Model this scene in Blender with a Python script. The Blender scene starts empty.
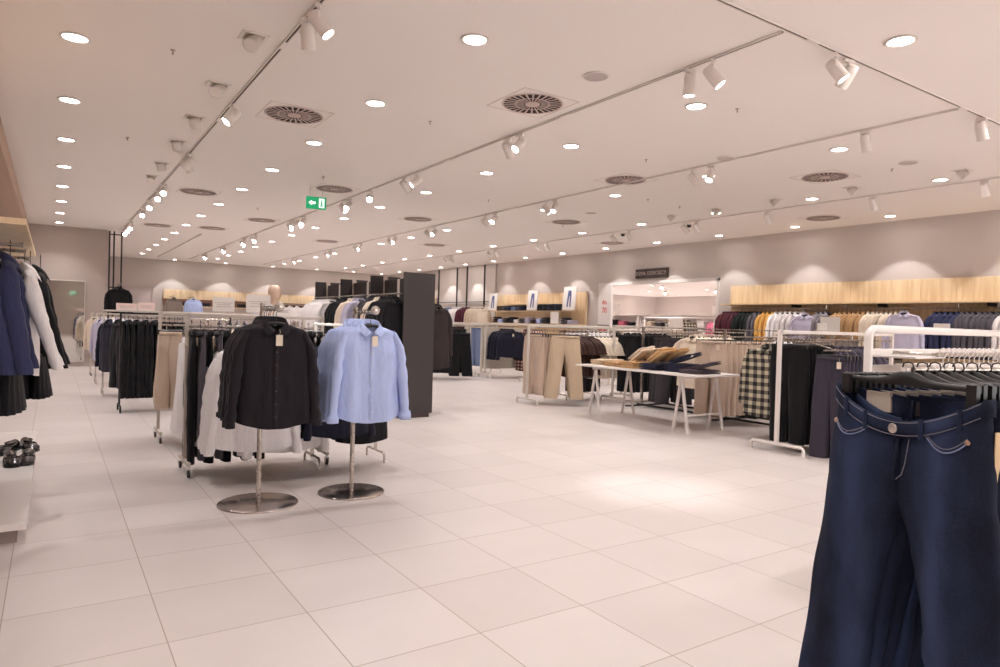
import bpy, math, random
from mathutils import Vector, Matrix
random.seed(7)
PI = math.pi
SC = bpy.context.scene
COL = SC.collection

# ------------------------------------------------------------------ camera, world, exposure
def make_camera():
    yaw, pitch, roll = [math.radians(v) for v in (33.645, -0.8025, -1.598)]
    f = Vector((math.sin(yaw)*math.cos(pitch), math.cos(yaw)*math.cos(pitch), math.sin(pitch)))
    r = Vector((math.cos(yaw), -math.sin(yaw), 0))
    d = f.cross(r)
    rx = math.cos(roll)*r + math.sin(roll)*d
    dy = -math.sin(roll)*r + math.cos(roll)*d
    M = Matrix((rx, -dy, -f)).transposed().to_4x4()
    M.translation = Vector((0, 0, 1.4))
    cd = bpy.data.cameras.new('camera'); co = bpy.data.objects.new('camera', cd)
    cd.sensor_width = 36.0; cd.lens = 36.0*674.0/1000.0; cd.clip_start = 0.05; cd.clip_end = 200
    co.matrix_world = M; COL.objects.link(co); SC.camera = co
make_camera()
W = bpy.data.worlds.new('world'); SC.world = W; W.use_nodes = True
W.node_tree.nodes['Background'].inputs[0].default_value = (1.0, 0.965, 0.965, 1)
W.node_tree.nodes['Background'].inputs[1].default_value = 1.85  # even fill light added to lift the ceiling, entering where the back stands open
SC.view_settings.view_transform = 'Standard'; SC.view_settings.look = 'None'
SC.view_settings.gamma = 1.0; SC.view_settings.use_curve_mapping = False
SC.view_settings.exposure = 1.2
SC.cycles.max_bounces = 10; SC.cycles.diffuse_bounces = 6; SC.cycles.glossy_bounces = 4
SC.cycles.sample_clamp_indirect = 4.0
LAMP_COL = (1.0, 0.962, 0.962)
LAMP_W = 50.0          # each recessed downlight
SPOT_W = 55.0          # each lit track spotlight
CZ = 3.59              # ceiling height
XR = 13.445            # right wall

# ------------------------------------------------------------------ materials
def lin(c):
    return tuple(((v/255.0)/12.92 if v/255.0 <= .04045 else ((v/255.0+.055)/1.055)**2.4) for v in c)
MATS = {}
def newmat(name):
    m = bpy.data.materials.new(name); m.use_nodes = True
    nt = m.node_tree; b = nt.nodes['Principled BSDF']
    return m, nt, b
def solid(name, rgb, rough=.5, metal=0, bump=0, bscale=40, spec=.5):
    if name in MATS: return MATS[name]
    m, nt, b = newmat(name)
    b.inputs['Base Color'].default_value = (*lin(rgb), 1); b.inputs['Roughness'].default_value = rough
    b.inputs['Metallic'].default_value = metal; b.inputs['Specular IOR Level'].default_value = spec
    n = nt.nodes.new('ShaderNodeTexNoise'); n.inputs['Scale'].default_value = bscale
    tc = nt.nodes.new('ShaderNodeTexCoord'); nt.links.new(tc.outputs['Object'], n.inputs['Vector'])
    if bump:
        bp = nt.nodes.new('ShaderNodeBump'); bp.inputs['Strength'].default_value = bump; bp.inputs['Distance'].default_value = .01
        nt.links.new(n.outputs['Fac'], bp.inputs['Height']); nt.links.new(bp.outputs['Normal'], b.inputs['Normal'])
    else:
        mr = nt.nodes.new('ShaderNodeMapRange'); mr.inputs['To Min'].default_value = max(0, rough-.05); mr.inputs['To Max'].default_value = min(1, rough+.05)
        nt.links.new(n.outputs['Fac'], mr.inputs['Value']); nt.links.new(mr.outputs['Result'], b.inputs['Roughness'])
    MATS[name] = m; return m
def emit(name, rgb, s, base=(.8, .8, .8)):
    if name in MATS: return MATS[name]
    m, nt, b = newmat(name)
    b.inputs['Base Color'].default_value = (*base, 1)
    b.inputs['Emission Color'].default_value = (*lin(rgb), 1); b.inputs['Emission Strength'].default_value = s
    MATS[name] = m; return m
def fabric(name, rgb, rough=.9, wr=.6, var=.12, scale=(15, 15, 4)):
    key = 'fab_'+name
    if key in MATS: return MATS[key]
    m, nt, b = newmat(key)
    tc = nt.nodes.new('ShaderNodeTexCoord'); mp = nt.nodes.new('ShaderNodeMapping'); mp.inputs['Scale'].default_value = scale
    n = nt.nodes.new('ShaderNodeTexNoise'); n.inputs['Scale'].default_value = 1.0; n.inputs['Detail'].default_value = 4
    nt.links.new(tc.outputs['Object'], mp.inputs['Vector']); nt.links.new(mp.outputs['Vector'], n.inputs['Vector'])
    bp = nt.nodes.new('ShaderNodeBump'); bp.inputs['Strength'].default_value = wr; bp.inputs['Distance'].default_value = .03
    nt.links.new(n.outputs['Fac'], bp.inputs['Height']); nt.links.new(bp.outputs['Normal'], b.inputs['Normal'])
    n2 = nt.nodes.new('ShaderNodeTexNoise'); n2.inputs['Scale'].default_value = 90; nt.links.new(tc.outputs['Object'], n2.inputs['Vector'])
    mx = nt.nodes.new('ShaderNodeMix'); mx.data_type = 'RGBA'
    c = lin(rgb)
    mx.inputs[6].default_value = (*[v*(1-var) for v in c], 1); mx.inputs[7].default_value = (*[min(1, v*(1+var)) for v in c], 1)
    nt.links.new(n2.outputs['Fac'], mx.inputs[0]); nt.links.new(mx.outputs[2], b.inputs['Base Color'])
    b.inputs['Roughness'].default_value = rough; b.inputs['Specular IOR Level'].default_value = .25
    b.inputs['Sheen Weight'].default_value = .08
    MATS[key] = m; return m
def plaid(name, c1, c2, c3, size=.10):
    key = 'plaid_'+name
    if key in MATS: return MATS[key]
    m, nt, b = newmat(key); L = nt.links
    tc = nt.nodes.new('ShaderNodeTexCoord'); sp = nt.nodes.new('ShaderNodeSeparateXYZ'); L.new(tc.outputs['Object'], sp.inputs[0])
    ad = nt.nodes.new('ShaderNodeMath'); ad.operation = 'ADD'; L.new(sp.outputs['X'], ad.inputs[0]); L.new(sp.outputs['Y'], ad.inputs[1])
    def stripe(src):
        a = nt.nodes.new('ShaderNodeMath'); a.operation = 'DIVIDE'; L.new(src, a.inputs[0]); a.inputs[1].default_value = size
        fr = nt.nodes.new('ShaderNodeMath'); fr.operation = 'FRACT'; L.new(a.outputs[0], fr.inputs[0])
        g = nt.nodes.new('ShaderNodeMath'); g.operation = 'GREATER_THAN'; L.new(fr.outputs[0], g.inputs[0]); g.inputs[1].default_value = .5
        return g.outputs[0]
    s1 = stripe(ad.outputs[0]); s2 = stripe(sp.outputs['Z'])
    m1 = nt.nodes.new('ShaderNodeMix'); m1.data_type = 'RGBA'; L.new(s1, m1.inputs[0]); m1.inputs[6].default_value = (*lin(c1), 1); m1.inputs[7].default_value = (*lin(c2), 1)
    m2 = nt.nodes.new('ShaderNodeMix'); m2.data_type = 'RGBA'; L.new(s1, m2.inputs[0]); m2.inputs[6].default_value = (*lin(c2), 1); m2.inputs[7].default_value = (*lin(c3), 1)
    m3 = nt.nodes.new('ShaderNodeMix'); m3.data_type = 'RGBA'; L.new(s2, m3.inputs[0]); L.new(m1.outputs[2], m3.inputs[6]); L.new(m2.outputs[2], m3.inputs[7])
    L.new(m3.outputs[2], b.inputs['Base Color']); b.inputs['Roughness'].default_value = .9
    MATS[key] = m; return m
def wood(name='ash_wood', a=(238, 216, 180), c=(222, 194, 154), vertical=True):
    if name in MATS: return MATS[name]
    m, nt, b = newmat(name); L = nt.links
    tc = nt.nodes.new('ShaderNodeTexCoord'); mp = nt.nodes.new('ShaderNodeMapping')
    mp.inputs['Scale'].default_value = (9, 9, .6) if vertical else (1, 9, 9)
    n = nt.nodes.new('ShaderNodeTexNoise'); n.inputs['Scale'].default_value = 1.85; n.inputs['Detail'].default_value = 5
    L.new(tc.outputs['Object'], mp.inputs[0]); L.new(mp.outputs[0], n.inputs['Vector'])
    cr = nt.nodes.new('ShaderNodeValToRGB'); cr.color_ramp.elements[0].position = .35; cr.color_ramp.elements[1].position = .65
    cr.color_ramp.elements[0].color = (*lin(c), 1); cr.color_ramp.elements[1].color = (*lin(a), 1)
    L.new(n.outputs['Fac'], cr.inputs[0]); L.new(cr.outputs[0], b.inputs['Base Color']); b.inputs['Roughness'].default_value = .55
    MATS[name] = m; return m
def floor_mat():
    m, nt, b = newmat('floor_tiles'); L = nt.links
    tc = nt.nodes.new('ShaderNodeTexCoord'); sp = nt.nodes.new('ShaderNodeSeparateXYZ'); L.new(tc.outputs['Object'], sp.inputs[0])
    def M(op, a, bb=None):
        n = nt.nodes.new('ShaderNodeMath'); n.operation = op
        for i, v in enumerate((a, bb)):
            if v is None: continue
            if isinstance(v, (int, float)): n.inputs[i].default_value = v
            else: L.new(v, n.inputs[i])
        return n.outputs[0]
    u = M('DIVIDE', M('SUBTRACT', sp.outputs['X'], .434), .6015); v = M('DIVIDE', M('SUBTRACT', sp.outputs['Y'], 2.553), .594)
    def edge(c, w):
        f = M('FRACT', c); return M('LESS_THAN', M('MINIMUM', f, M('SUBTRACT', 1.0, f)), w)
    g = M('MAXIMUM', edge(u, .0042), edge(v, .0042))
    cell = nt.nodes.new('ShaderNodeCombineXYZ'); L.new(M('FLOOR', u), cell.inputs[0]); L.new(M('FLOOR', v), cell.inputs[1])
    wn = nt.nodes.new('ShaderNodeTexWhiteNoise'); wn.noise_dimensions = '2D'; L.new(cell.outputs[0], wn.inputs['Vector'])
    n = nt.nodes.new('ShaderNodeTexNoise'); n.inputs['Scale'].default_value = 2.6; n.inputs['Detail'].default_value = 6; L.new(tc.outputs['Object'], n.inputs['Vector'])
    fac = M('ADD', M('MULTIPLY', wn.outputs['Value'], .35), M('MULTIPLY', n.outputs['Fac'], .6))
    cr = nt.nodes.new('ShaderNodeValToRGB'); cr.color_ramp.elements[0].color = (*lin((196, 186, 181)), 1); cr.color_ramp.elements[1].color = (*lin((215, 207, 203)), 1)
    L.new(fac, cr.inputs[0])
    mx = nt.nodes.new('ShaderNodeMix'); mx.data_type = 'RGBA'; L.new(g, mx.inputs[0]); L.new(cr.outputs[0], mx.inputs[6]); mx.inputs[7].default_value = (*lin((160, 140, 133)), 1)
    L.new(mx.outputs[2], b.inputs['Base Color'])
    mr = nt.nodes.new('ShaderNodeMapRange'); mr.inputs['To Min'].default_value = .28; mr.inputs['To Max'].default_value = .42
    L.new(n.outputs['Fac'], mr.inputs['Value']); L.new(mr.outputs['Result'], b.inputs['Roughness'])
    b.inputs['Specular IOR Level'].default_value = .4
    return m
def denim(name, base, fade, fs=.5):
    key = 'denim_'+name
    if key in MATS: return MATS[key]
    m, nt, b = newmat(key); L = nt.links
    tc = nt.nodes.new('ShaderNodeTexCoord')
    n = nt.nodes.new('ShaderNodeTexNoise'); n.inputs['Scale'].default_value = 5; n.inputs['Detail'].default_value = 8
    mp = nt.nodes.new('ShaderNodeMapping'); mp.inputs['Scale'].default_value = (2, 2, .7); L.new(tc.outputs['Object'], mp.inputs[0]); L.new(mp.outputs[0], n.inputs['Vector'])
    w = nt.nodes.new('ShaderNodeTexNoise'); w.inputs['Scale'].default_value = 260; L.new(tc.outputs['Object'], w.inputs['Vector'])
    sp = nt.nodes.new('ShaderNodeSeparateXYZ'); L.new(tc.outputs['Object'], sp.inputs[0])
    # worn band down the middle of each leg
    def Mt(op, a, bb=None):
        q = nt.nodes.new('ShaderNodeMath'); q.operation = op
        for i, v in enumerate((a, bb)):
            if v is None: continue
            if isinstance(v, (int, float)): q.inputs[i].default_value = v
            else: L.new(v, q.inputs[i])
        return q.outputs[0]
    ax = Mt('SUBTRACT', Mt('ABSOLUTE', sp.outputs['X']), .13)
    g = Mt('EXPONENT', Mt('MULTIPLY', Mt('MULTIPLY', ax, ax), -350.0))
    fac = Mt('ADD', Mt('MULTIPLY', g, fs*.5), Mt('MULTIPLY', Mt('SUBTRACT', n.outputs['Fac'], .35), fs))
    fac = Mt('ADD', fac, Mt('MULTIPLY', Mt('SUBTRACT', w.outputs['Fac'], .5), .35))
    mx = nt.nodes.new('ShaderNodeMix'); mx.data_type = 'RGBA'; mx.clamp_factor = True; L.new(fac, mx.inputs[0])
    mx.inputs[6].default_value = (*lin(base), 1); mx.inputs[7].default_value = (*lin(fade), 1)
    L.new(mx.outputs[2], b.inputs['Base Color']); b.inputs['Roughness'].default_value = .85; b.inputs['Specular IOR Level'].default_value = .2
    bp = nt.nodes.new('ShaderNodeBump'); bp.inputs['Strength'].default_value = .6; bp.inputs['Distance'].default_value = .02
    L.new(n.outputs['Fac'], bp.inputs['Height']); L.new(bp.outputs['Normal'], b.inputs['Normal'])
    MATS[key] = m; return m

white = solid('white_powder_coat', (226, 218, 212), .35)
white_gloss = solid('white_gloss', (236, 230, 226), .15)
ceilm = solid('ceiling_paint', (234, 227, 222), .9, 0, .03, 3)
wallm = solid('wall_paint', (196, 186, 180), .85, 0, .03, 6)
wallw = solid('white_wall_paint', (224, 217, 212), .8, 0, .03, 6)
chrome = solid('brushed_steel', (190, 182, 174), .28, 1)
mirrorm = solid('mirror_glass', (225, 225, 222), .03, 1)
steel_dark = solid('polished_base_steel', (184, 174, 166), .22, 1)
blackm = solid('black_metal', (30, 27, 27), .45)
tower_m = solid('tower_laminate', (55, 48, 47), .6)
hang_m = solid('black_plastic', (26, 24, 25), .4)
paper = solid('paper', (238, 233, 228), .7)
pinkpaper = solid('pink_paper', (225, 200, 194), .7)
cardm = solid('tag_card', (226, 214, 196), .7)
slotm = solid('vent_shadow', (40, 26, 24), .9)
ventm = solid('vent_metal', (196, 176, 168), .6)
rubber = solid('rubber', (70, 66, 64), .6)
greym = solid('grey_print', (150, 146, 146), .8)
redm = solid('red_print', (205, 48, 48), .6)
ledm = emit('lamp_glow', (255, 246, 240), 14.0)
dimled = emit('spot_glow', (255, 246, 240), 9.0)
acrylic = solid('clear_acrylic', (222, 216, 212), .2)

# ------------------------------------------------------------------ mesh builder
class MB:
    def __init__(s): s.v = []; s.f = []; s.sm = []
    def add(s, vs, fs, smooth=False):
        k = len(s.v); s.v += [tuple(v) for v in vs]; s.f += [tuple(i+k for i in f) for f in fs]; s.sm += [smooth]*len(fs)
    def box(s, x0, x1, y0, y1, z0, z1, bev=0):
        if bev <= 0:
            vs = [(x, y, z) for z in (z0, z1) for y in (y0, y1) for x in (x0, x1)]
            s.add(vs, [(0, 2, 3, 1), (4, 5, 7, 6), (0, 1, 5, 4), (2, 6, 7, 3), (0, 4, 6, 2), (1, 3, 7, 5)])
        else:
            b = bev; o = lambda e, z: [(x0+b-e, y0-e+b, z), (x1-b+e, y0-e+b, z), (x1-b+e, y1+e-b, z), (x0+b-e, y1+e-b, z)]
            rows = [o(0, z0), o(b, z0+b), o(b, z1-b), o(0, z1)]
            vs = [p for r in rows for p in r]; fs = [(3, 2, 1, 0), (12, 13, 14, 15)]
            for r in range(3):
                for i in range(4): fs.append((r*4+i, r*4+(i+1) % 4, r*4+4+(i+1) % 4, r*4+4+i))
            s.add(vs, fs)
        return s
    def tube(s, pts, r, n=8, cap=True, sy=1.0):
        pts = [Vector(p) for p in pts]; rs = r if isinstance(r, (list, tuple)) else [r]*len(pts)
        up = None; vs = []
        for i, p in enumerate(pts):
            t = (pts[min(i+1, len(pts)-1)]-pts[max(i-1, 0)]).normalized()
            if up is None: up = Vector((0, 0, 1)) if abs(t.z) < .9 else Vector((0, 1, 0))
            a = t.cross(up)
            if a.length < 1e-4: a = t.cross(Vector((1, 0, 0)))
            a.normalize(); b = a.cross(t).normalized(); up = b
            for k in range(n):
                q = 2*PI*k/n; vs.append(p+a*math.cos(q)*rs[i]+b*math.sin(q)*rs[i]*sy)
        fs = []
        for i in range(len(pts)-1):
            for k in range(n): fs.append((i*n+k, i*n+(k+1) % n, (i+1)*n+(k+1) % n, (i+1)*n+k))
        s.add(vs, fs, True)
        if cap:
            s.add(vs[:n], [tuple(range(n))]); s.add(vs[-n:], [tuple(range(n-1, -1, -1))])
        return s
    def lathe(s, prof, c=(0, 0, 0), n=24, smooth=True, cap=True):
        vs = [(c[0]+r*math.cos(2*PI*k/n), c[1]+r*math.sin(2*PI*k/n), c[2]+z) for r, z in prof for k in range(n)]
        fs = [(i*n+k, i*n+(k+1) % n, (i+1)*n+(k+1) % n, (i+1)*n+k) for i in range(len(prof)-1) for k in range(n)]
        s.add(vs, fs, smooth)
        if not cap: return s
        if prof[0][0] > 1e-5: s.add(vs[:n], [tuple(range(n))])
        if prof[-1][0] > 1e-5: s.add(vs[-n:], [tuple(range(n-1, -1, -1))])
        return s
    def rings(s, rings, cap0=False, cap1=False):
        n = len(rings[0]); vs = [p for r in rings for p in r]
        fs = [(i*n+k, i*n+(k+1) % n, (i+1)*n+(k+1) % n, (i+1)*n+k) for i in range(len(rings)-1) for k in range(n)]
        s.add(vs, fs, True)
        if cap0: s.add(rings[0], [tuple(range(n))])
        if cap1: s.add(rings[-1], [tuple(range(n-1, -1, -1))])
        return s
    def grid(s, rows):
        m = len(rows[0]); vs = [p for r in rows for p in r]
        s.add(vs, [(i*m+k, i*m+k+1, (i+1)*m+k+1, (i+1)*m+k) for i in range(len(rows)-1) for k in range(m-1)], True); return s
    def prism(s, poly, h0, h1, axis='z'):
        n = len(poly)
        def P(a, b, c): return (a, b, c) if axis == 'z' else ((a, c, b) if axis == 'y' else (c, a, b))
        vs = [P(a, b, h0) for a, b in poly]+[P(a, b, h1) for a, b in poly]
        s.add(vs, [tuple(range(n-1, -1, -1)), tuple(range(n, 2*n))]+[(i, (i+1) % n, n+(i+1) % n, n+i) for i in range(n)]); return s
    def xform(s, M):
        s.v = [tuple(M @ Vector(v)) for v in s.v]; return s
    def mesh(s, name, mat):
        me = bpy.data.meshes.new(name); me.from_pydata(s.v, [], s.f); me.polygons.foreach_set('use_smooth', s.sm)
        if mat: me.materials.append(mat)
        me.update(); return me
    def build(s, name, mat, parent=None, loc=(0, 0, 0), rot=(0, 0, 0)):
        o = bpy.data.objects.new(name, s.mesh(name, mat)); COL.objects.link(o); o.location = loc; o.rotation_euler = rot
        if parent: o.parent = parent
        return o
def link(name, mesh, parent=None, loc=(0, 0, 0), rot=(0, 0, 0)):
    o = bpy.data.objects.new(name, mesh); COL.objects.link(o); o.parent = parent; o.location = loc; o.rotation_euler = rot; return o
def thing(name, label, cat, loc=(0, 0, 0), rz=0, group=None):
    o = bpy.data.objects.new(name, None); o.empty_display_size = .1; COL.objects.link(o); o.location = loc; o.rotation_euler = (0, 0, rz)
    return tag(o, label, cat, group)
def tag(o, label, cat, group=None):
    o['label'] = label; o['category'] = cat
    if group: o['group'] = group
    return o
def struct(name, mb, mat):
    o = mb.build(name, mat); o['kind'] = 'structure'; return o
def copy_thing(root, loc, rz, label, group=None):
    def cp(o, par):
        c = o.copy(); COL.objects.link(c); c.parent = par
        for ch in o.children: cp(ch, c)
        return c
    r = cp(root, None); r.location = loc; r.rotation_euler = (0, 0, rz); r['label'] = label
    if group: r['group'] = group
    elif 'group' in r: del r['group']
    return r
def text_mesh(body, size, mat, name='lettering', extrude=.002):
    cu = bpy.data.curves.new(name, 'FONT'); cu.body = body; cu.size = size; cu.extrude = extrude; cu.align_x = 'CENTER'; cu.align_y = 'CENTER'
    tmp = bpy.data.objects.new('tmp', cu); COL.objects.link(tmp)
    dg = bpy.context.evaluated_depsgraph_get(); dg.update()
    me = bpy.data.meshes.new_from_object(tmp.evaluated_get(dg)); me.name = name
    bpy.data.objects.remove(tmp); me.materials.clear(); me.materials.append(mat); return me

# ------------------------------------------------------------------ the room
fl = struct('floor', MB().box(-3, XR, -7, 30.2, -.1, 0), floor_mat())
struct('ceiling', MB().box(-3, XR+.2, -7, 30.2, CZ, CZ+.15), ceilm)
struct('wall_right', MB().box(XR, XR+.2, -7, 10.72, 0, CZ).box(XR, XR+.2, 10.72, 14.95, 2.66, CZ).box(XR, XR+.2, 14.95, 30.2, 0, CZ), wallm)
struct('wall_far', MB().box(1.2, XR, 29.95, 30.15, 0, CZ), wallm)
struct('wall_back_left', MB().box(-3, 1.2, 20.65, 20.85, 0, CZ).box(1.1, 1.25, 20.85, 30, 0, CZ), solid('left_wall_paint', (182, 168, 160), .85, 0, .03, 6))
struct('wall_left', MB().box(-1.15, -1.0, -7, 20.65, 0, CZ), wallm)
struct('trim_1', MB().box(-1.0, -.52, -7, 20.65, 3.3, CZ), solid('soffit_paint', (176, 150, 132), .8))
struct('trim_2', MB().box(XR-.03, XR+.2, 10.66, 10.74, 0, 2.66).box(XR-.03, XR+.2, 10.66, 14.99, 2.60, 2.68), wallw)
struct('baseboard_right', MB().box(XR-.015, XR, -7, 10.66, 0, .08).box(XR-.015, XR, 14.95, 29.9, 0, .08), wallm)
struct('baseboard_back_left', MB().box(-1, 1.2, 20.63, 20.65, 0, .08), wallm)
# the children's department behind the opening
alc_c = 3.05
struct('wall_alcove', MB().box(26.6, 26.8, 5, 25.4, 0, alc_c).box(XR+.2, 26.8, 25.2, 25.4, 0, alc_c), wallm)
struct('ceiling_alcove', MB().box(XR+.2, 26.8, 5, 25.4, alc_c, alc_c+.1), ceilm)
struct('floor_alcove', MB().box(XR, 26.8, 5, 25.4, -.1, 0), MATS.get('x') or fl.data.materials[0])
# column in the opening with red writing and a framed red sign
cw = thing('sign_column', 'white column at the left of the opening in the right wall, with small red writing', 'column', (XR-.02, 14.68, 0))
MB().box(-.03, .04, -.28, .27, 0, 2.62, .004).build('panel', wallw, cw)
t = link('lettering', text_mesh('do', .2, redm), cw, (-.034, .0, 2.12), (PI/2, 0, -PI/2))
t = link('lettering', text_mesh('70', .22, redm), cw, (-.034, .0, 1.88), (PI/2, 0, -PI/2))
fr = thing('framed_sign', 'red sign with white mark in a grey frame at the foot of the white column', 'sign', (XR-.06, 14.68, .72))
MB().box(-.03, 0, -.24, .24, 0, .75, .005).build('frame', solid('grey_frame', (140, 132, 128), .5), fr)
MB().box(-.034, -.03, -.13, .13, .08, .66).build('panel', redm, fr)
MB().box(-.038, -.034, -.025, .025, .36, .58).build('mark', paper, fr)
MB().box(-.038, -.034, -.035, .035, .17, .24).build('mark', paper, fr)
# department sign
ds = thing('department_sign', 'black wall sign with pale lettering above the opening to the next room', 'sign', (XR-.03, 12.88, 2.88))
MB().box(-.03, .02, -.59, .57, -.125, .125, .004).build('board', solid('sign_board', (52, 40, 38), .6), ds)
link('lettering', text_mesh('DZIAŁ DZIECIĘCY', .135, solid('sign_text', (190, 176, 168), .6)), ds, (-.034, 0, 0), (PI/2, 0, -PI/2))

# ------------------------------------------------------------------ ceiling fittings
trim_me = MB().lathe([(.088, 0), (.11, -.004), (.112, -.010), (.09, -.014), (.084, -.002)], n=28).mesh('trim_ring', white)
glow_me = MB().lathe([(.086, -.006), (.0, -.006)], n=28).mesh('diffuser', ledm)
def spot_lamp(name, parent, loc, rot, watts, ang, blend=.35, r=.05):
    ld = bpy.data.lights.new(name, 'SPOT'); ld.energy = watts; ld.color = LAMP_COL; ld.spot_size = math.radians(ang); ld.spot_blend = blend; ld.shadow_soft_size = r
    o = bpy.data.objects.new(name, ld); COL.objects.link(o); o.parent = parent; o.location = loc; o.rotation_euler = rot; return o
LAMPS = {}
def downlight(x, y, label, group, z=CZ, w=LAMP_W, ang=118, blend=.75):
    t = thing('recessed_downlight', label, 'ceiling light', (x, y, z), 0, group)
    link('trim_ring', trim_me, t); link('diffuser', glow_me, t)
    key = (w, ang, blend)
    if key not in LAMPS:
        ld = bpy.data.lights.new('bulb', 'SPOT'); ld.energy = w; ld.color = LAMP_COL; ld.spot_size = math.radians(ang); ld.spot_blend = blend; ld.shadow_soft_size = .06; LAMPS[key] = ld
    o = bpy.data.objects.new('bulb', LAMPS[key]); COL.objects.link(o); o.parent = t; o.location = (0, 0, -.02)
    return t
YS = [2.58+1.91*i for i in range(-3, 15)]
COLS = [(.12, 'round recessed downlight in the ceiling row nearest the left wall', 0, 20),
        (2.68, 'round recessed downlight in the row between the two long tracks on the left', 0, 29),
        (5.22, 'round recessed downlight in the row right of the second long track', 0, 29),
        (7.75, 'round recessed downlight in the row right of the third long track', 0, 29),
        (10.3, 'round recessed downlight in the row beside the rightmost long track', 0, 29)]
for x, lb, a, b in COLS:
    for y in YS:
        if y > b: continue
        if x == .12 and (y < 6 and y > 4.0): continue
        downlight(x, y, lb, 'downlights at row %d' % int(x*10))
for y in YS:
    downlight(12.8, y, 'round recessed downlight in the ceiling row along the right wall, washing it', 'downlights at the right wall', w=44, ang=86, blend=.22)
for x in (4.0, 5.9, 7.8, 9.7, 11.4):
    downlight(x, 29.3, 'round recessed downlight in the ceiling row along the far wall', 'downlights at the far wall', w=50, ang=86, blend=.22)

# alcove lights and fittings
for i in range(5):
    downlight(25.9, 12.5+2.6*i, 'downlight washing the wall of the next room, seen through the opening', 'downlights in the next room', alc_c, 220, 80, .25)
for i in range(4):
    downlight(17.0+2.6*i, 24.5, 'downlight washing the side wall of the next room', 'downlights in the next room side', alc_c, 220, 80, .25)
for i in range(3):
    for j in range(4):
        downlight(16+3.2*i, 12+3.2*j, 'downlight in the middle of the ceiling of the next room', 'downlights mid next room', alc_c, 150)

# tracks
def track(x0, y0, x1, y1, label):
    L = math.hypot(x1-x0, y1-y0); a = math.atan2(y1-y0, x1-x0)
    t = thing('lighting_track', label, 'lighting track', (x0, y0, CZ-.002), a)
    MB().box(0, L, -.017, -.009, -.016, 0).box(0, L, .009, .017, -.016, 0).box(0, L, -.009, .009, -.004, 0).build('channel', white, t)
    MB().box(0, L, -.009, .009, -.011, -.004).build('slot', solid('track_slot', (92, 74, 68), .8), t)
    jm = MB().box(-.07, .07, -.018, .018, -.019, -.001).mesh('joint', white)
    for i in range(1, int(L//2.5)+1): link('joint', jm, t, (i*2.5, 0, 0))
track(1.505, -2, 1.505, 20.6, 'long ceiling track running from the top left over the left racks')
track(4.39, 3.0, 4.39, 28.5, 'long ceiling track, second from the left')
track(7.19, 3.0, 7.19, 28.5, 'long ceiling track, third from the left')
track(10.7, 3.0, 10.7, 28.5, 'long ceiling track nearest the right wall')
track(2.2, 2.96, 12.6, 2.96, 'cross track joining the long tracks at the top right')
track(3.3, 19.5, 3.3, 28.6, 'short far ceiling track over the back of the store')

# track spotlights
SP = {}
def spotlight(x, y, pan, tilt, label, group, lit=True, lamp=False, z=CZ-.03):
    """pan: azimuth the beam points to (deg from +Y towards +X); tilt: degrees from straight down"""
    if not SP:
        SP['adapter'] = MB().box(-.05, .05, -.016, .016, -.028, 0, .003).lathe([(.012, -.028), (.012, -.06)], n=10).mesh('adapter', white)
        SP['bracket'] = MB().tube([(-.056, 0, -.115), (-.056, 0, -.075), (-.04, 0, -.06), (.04, 0, -.06), (.056, 0, -.075), (.056, 0, -.115)], .006, 6).mesh('bracket', white)
        SP['housing'] = MB().lathe([(.0, .075), (.040, .075), (.046, .066), (.05, .02), (.052, -.10), (.054, -.105), (.047, -.106), (.044, -.09)], n=20).mesh('housing', white)
        SP['lens_on'] = MB().lathe([(.044, -.096), (0, -.096)], n=20).mesh('lens', dimled)
        SP['lens_off'] = MB().lathe([(.050, -.103), (0, -.1035)], n=20).mesh('lens', white)
    t = thing('track_spotlight', label, 'spotlight', (x, y, z), -math.radians(pan), group)
    link('adapter', SP['adapter'], t); link('bracket', SP['bracket'], t)
    T = math.radians(tilt)
    h = link('housing', SP['housing'], t, (0, 0, -.115), (T, 0, 0))
    link('lens', SP['lens_on'] if lit else SP['lens_off'], h)
    if lamp: spot_lamp('bulb', h, (0, 0, -.11), (0, 0, 0), SPOT_W if lamp is True else lamp, 30, 1.0, .03)
TRL = ['white cylinder spotlight on the leftmost long track', 'white cylinder spotlight on the second long track', 'white cylinder spotlight on the third long track', 'white cylinder spotlight on the long track nearest the right wall']
def pair(x, y, k, a=(70, 50), b=(110, 40), lamp=False, dist=.17, where=''):
    g = 'spotlights on long track %d' % (k+1)
    lb = TRL[k]+where
    g += where
    spotlight(x, y, a[0], a[1], lb, g, True, lamp)
    if b: spotlight(x, y+dist, b[0], b[1], lb, g, True, False)
spotlight(1.505, 4.86, 30, 22, 'large white spotlight at the top of the photo on the leftmost track, aimed back', None, False)
spotlight(1.505, 4.62, 120, 38, 'large white spotlight at the top edge of the photo beside the one aimed back', None, True)
spotlight(1.505, 7.29, 260, 42, 'white spotlight above the left vent, lit face towards the left wall', None, True, True)
pair(1.505, 9.9, 0, (300, 40), (60, 35), where=' over the near racks')
for y in (12.4, 13.1, 14.3, 15.5): spotlight(1.505, y, 190, 55, TRL[0]+' pointing its bright face at the viewer', 'bright spotlights on the leftmost track', True)
for y in (18.0, 18.7, 19.4): spotlight(1.505, y, 190, 50, TRL[0]+' in the bright cluster at its far end', 'far cluster on the leftmost track', True)
spotlight(4.39, 3.85, 10, 4, 'white spotlight with a barcode sticker pointing straight down at the top right', None, True, 105)
spotlight(4.39, 3.62, 140, 38, 'white spotlight tilted right beside the one with the barcode', None, True, 70)
pair(4.39, 6.3, 1, (260, 45), (70, 45), 90, .25, ' left of the round speaker')
pair(4.39, 8.9, 1, (280, 50), (80, 48), True, .4, ' past the exit sign')
spotlight(4.39, 10.63, 205, 62, 'bright spotlight facing the viewer just right of the green exit sign', None, True)
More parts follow.
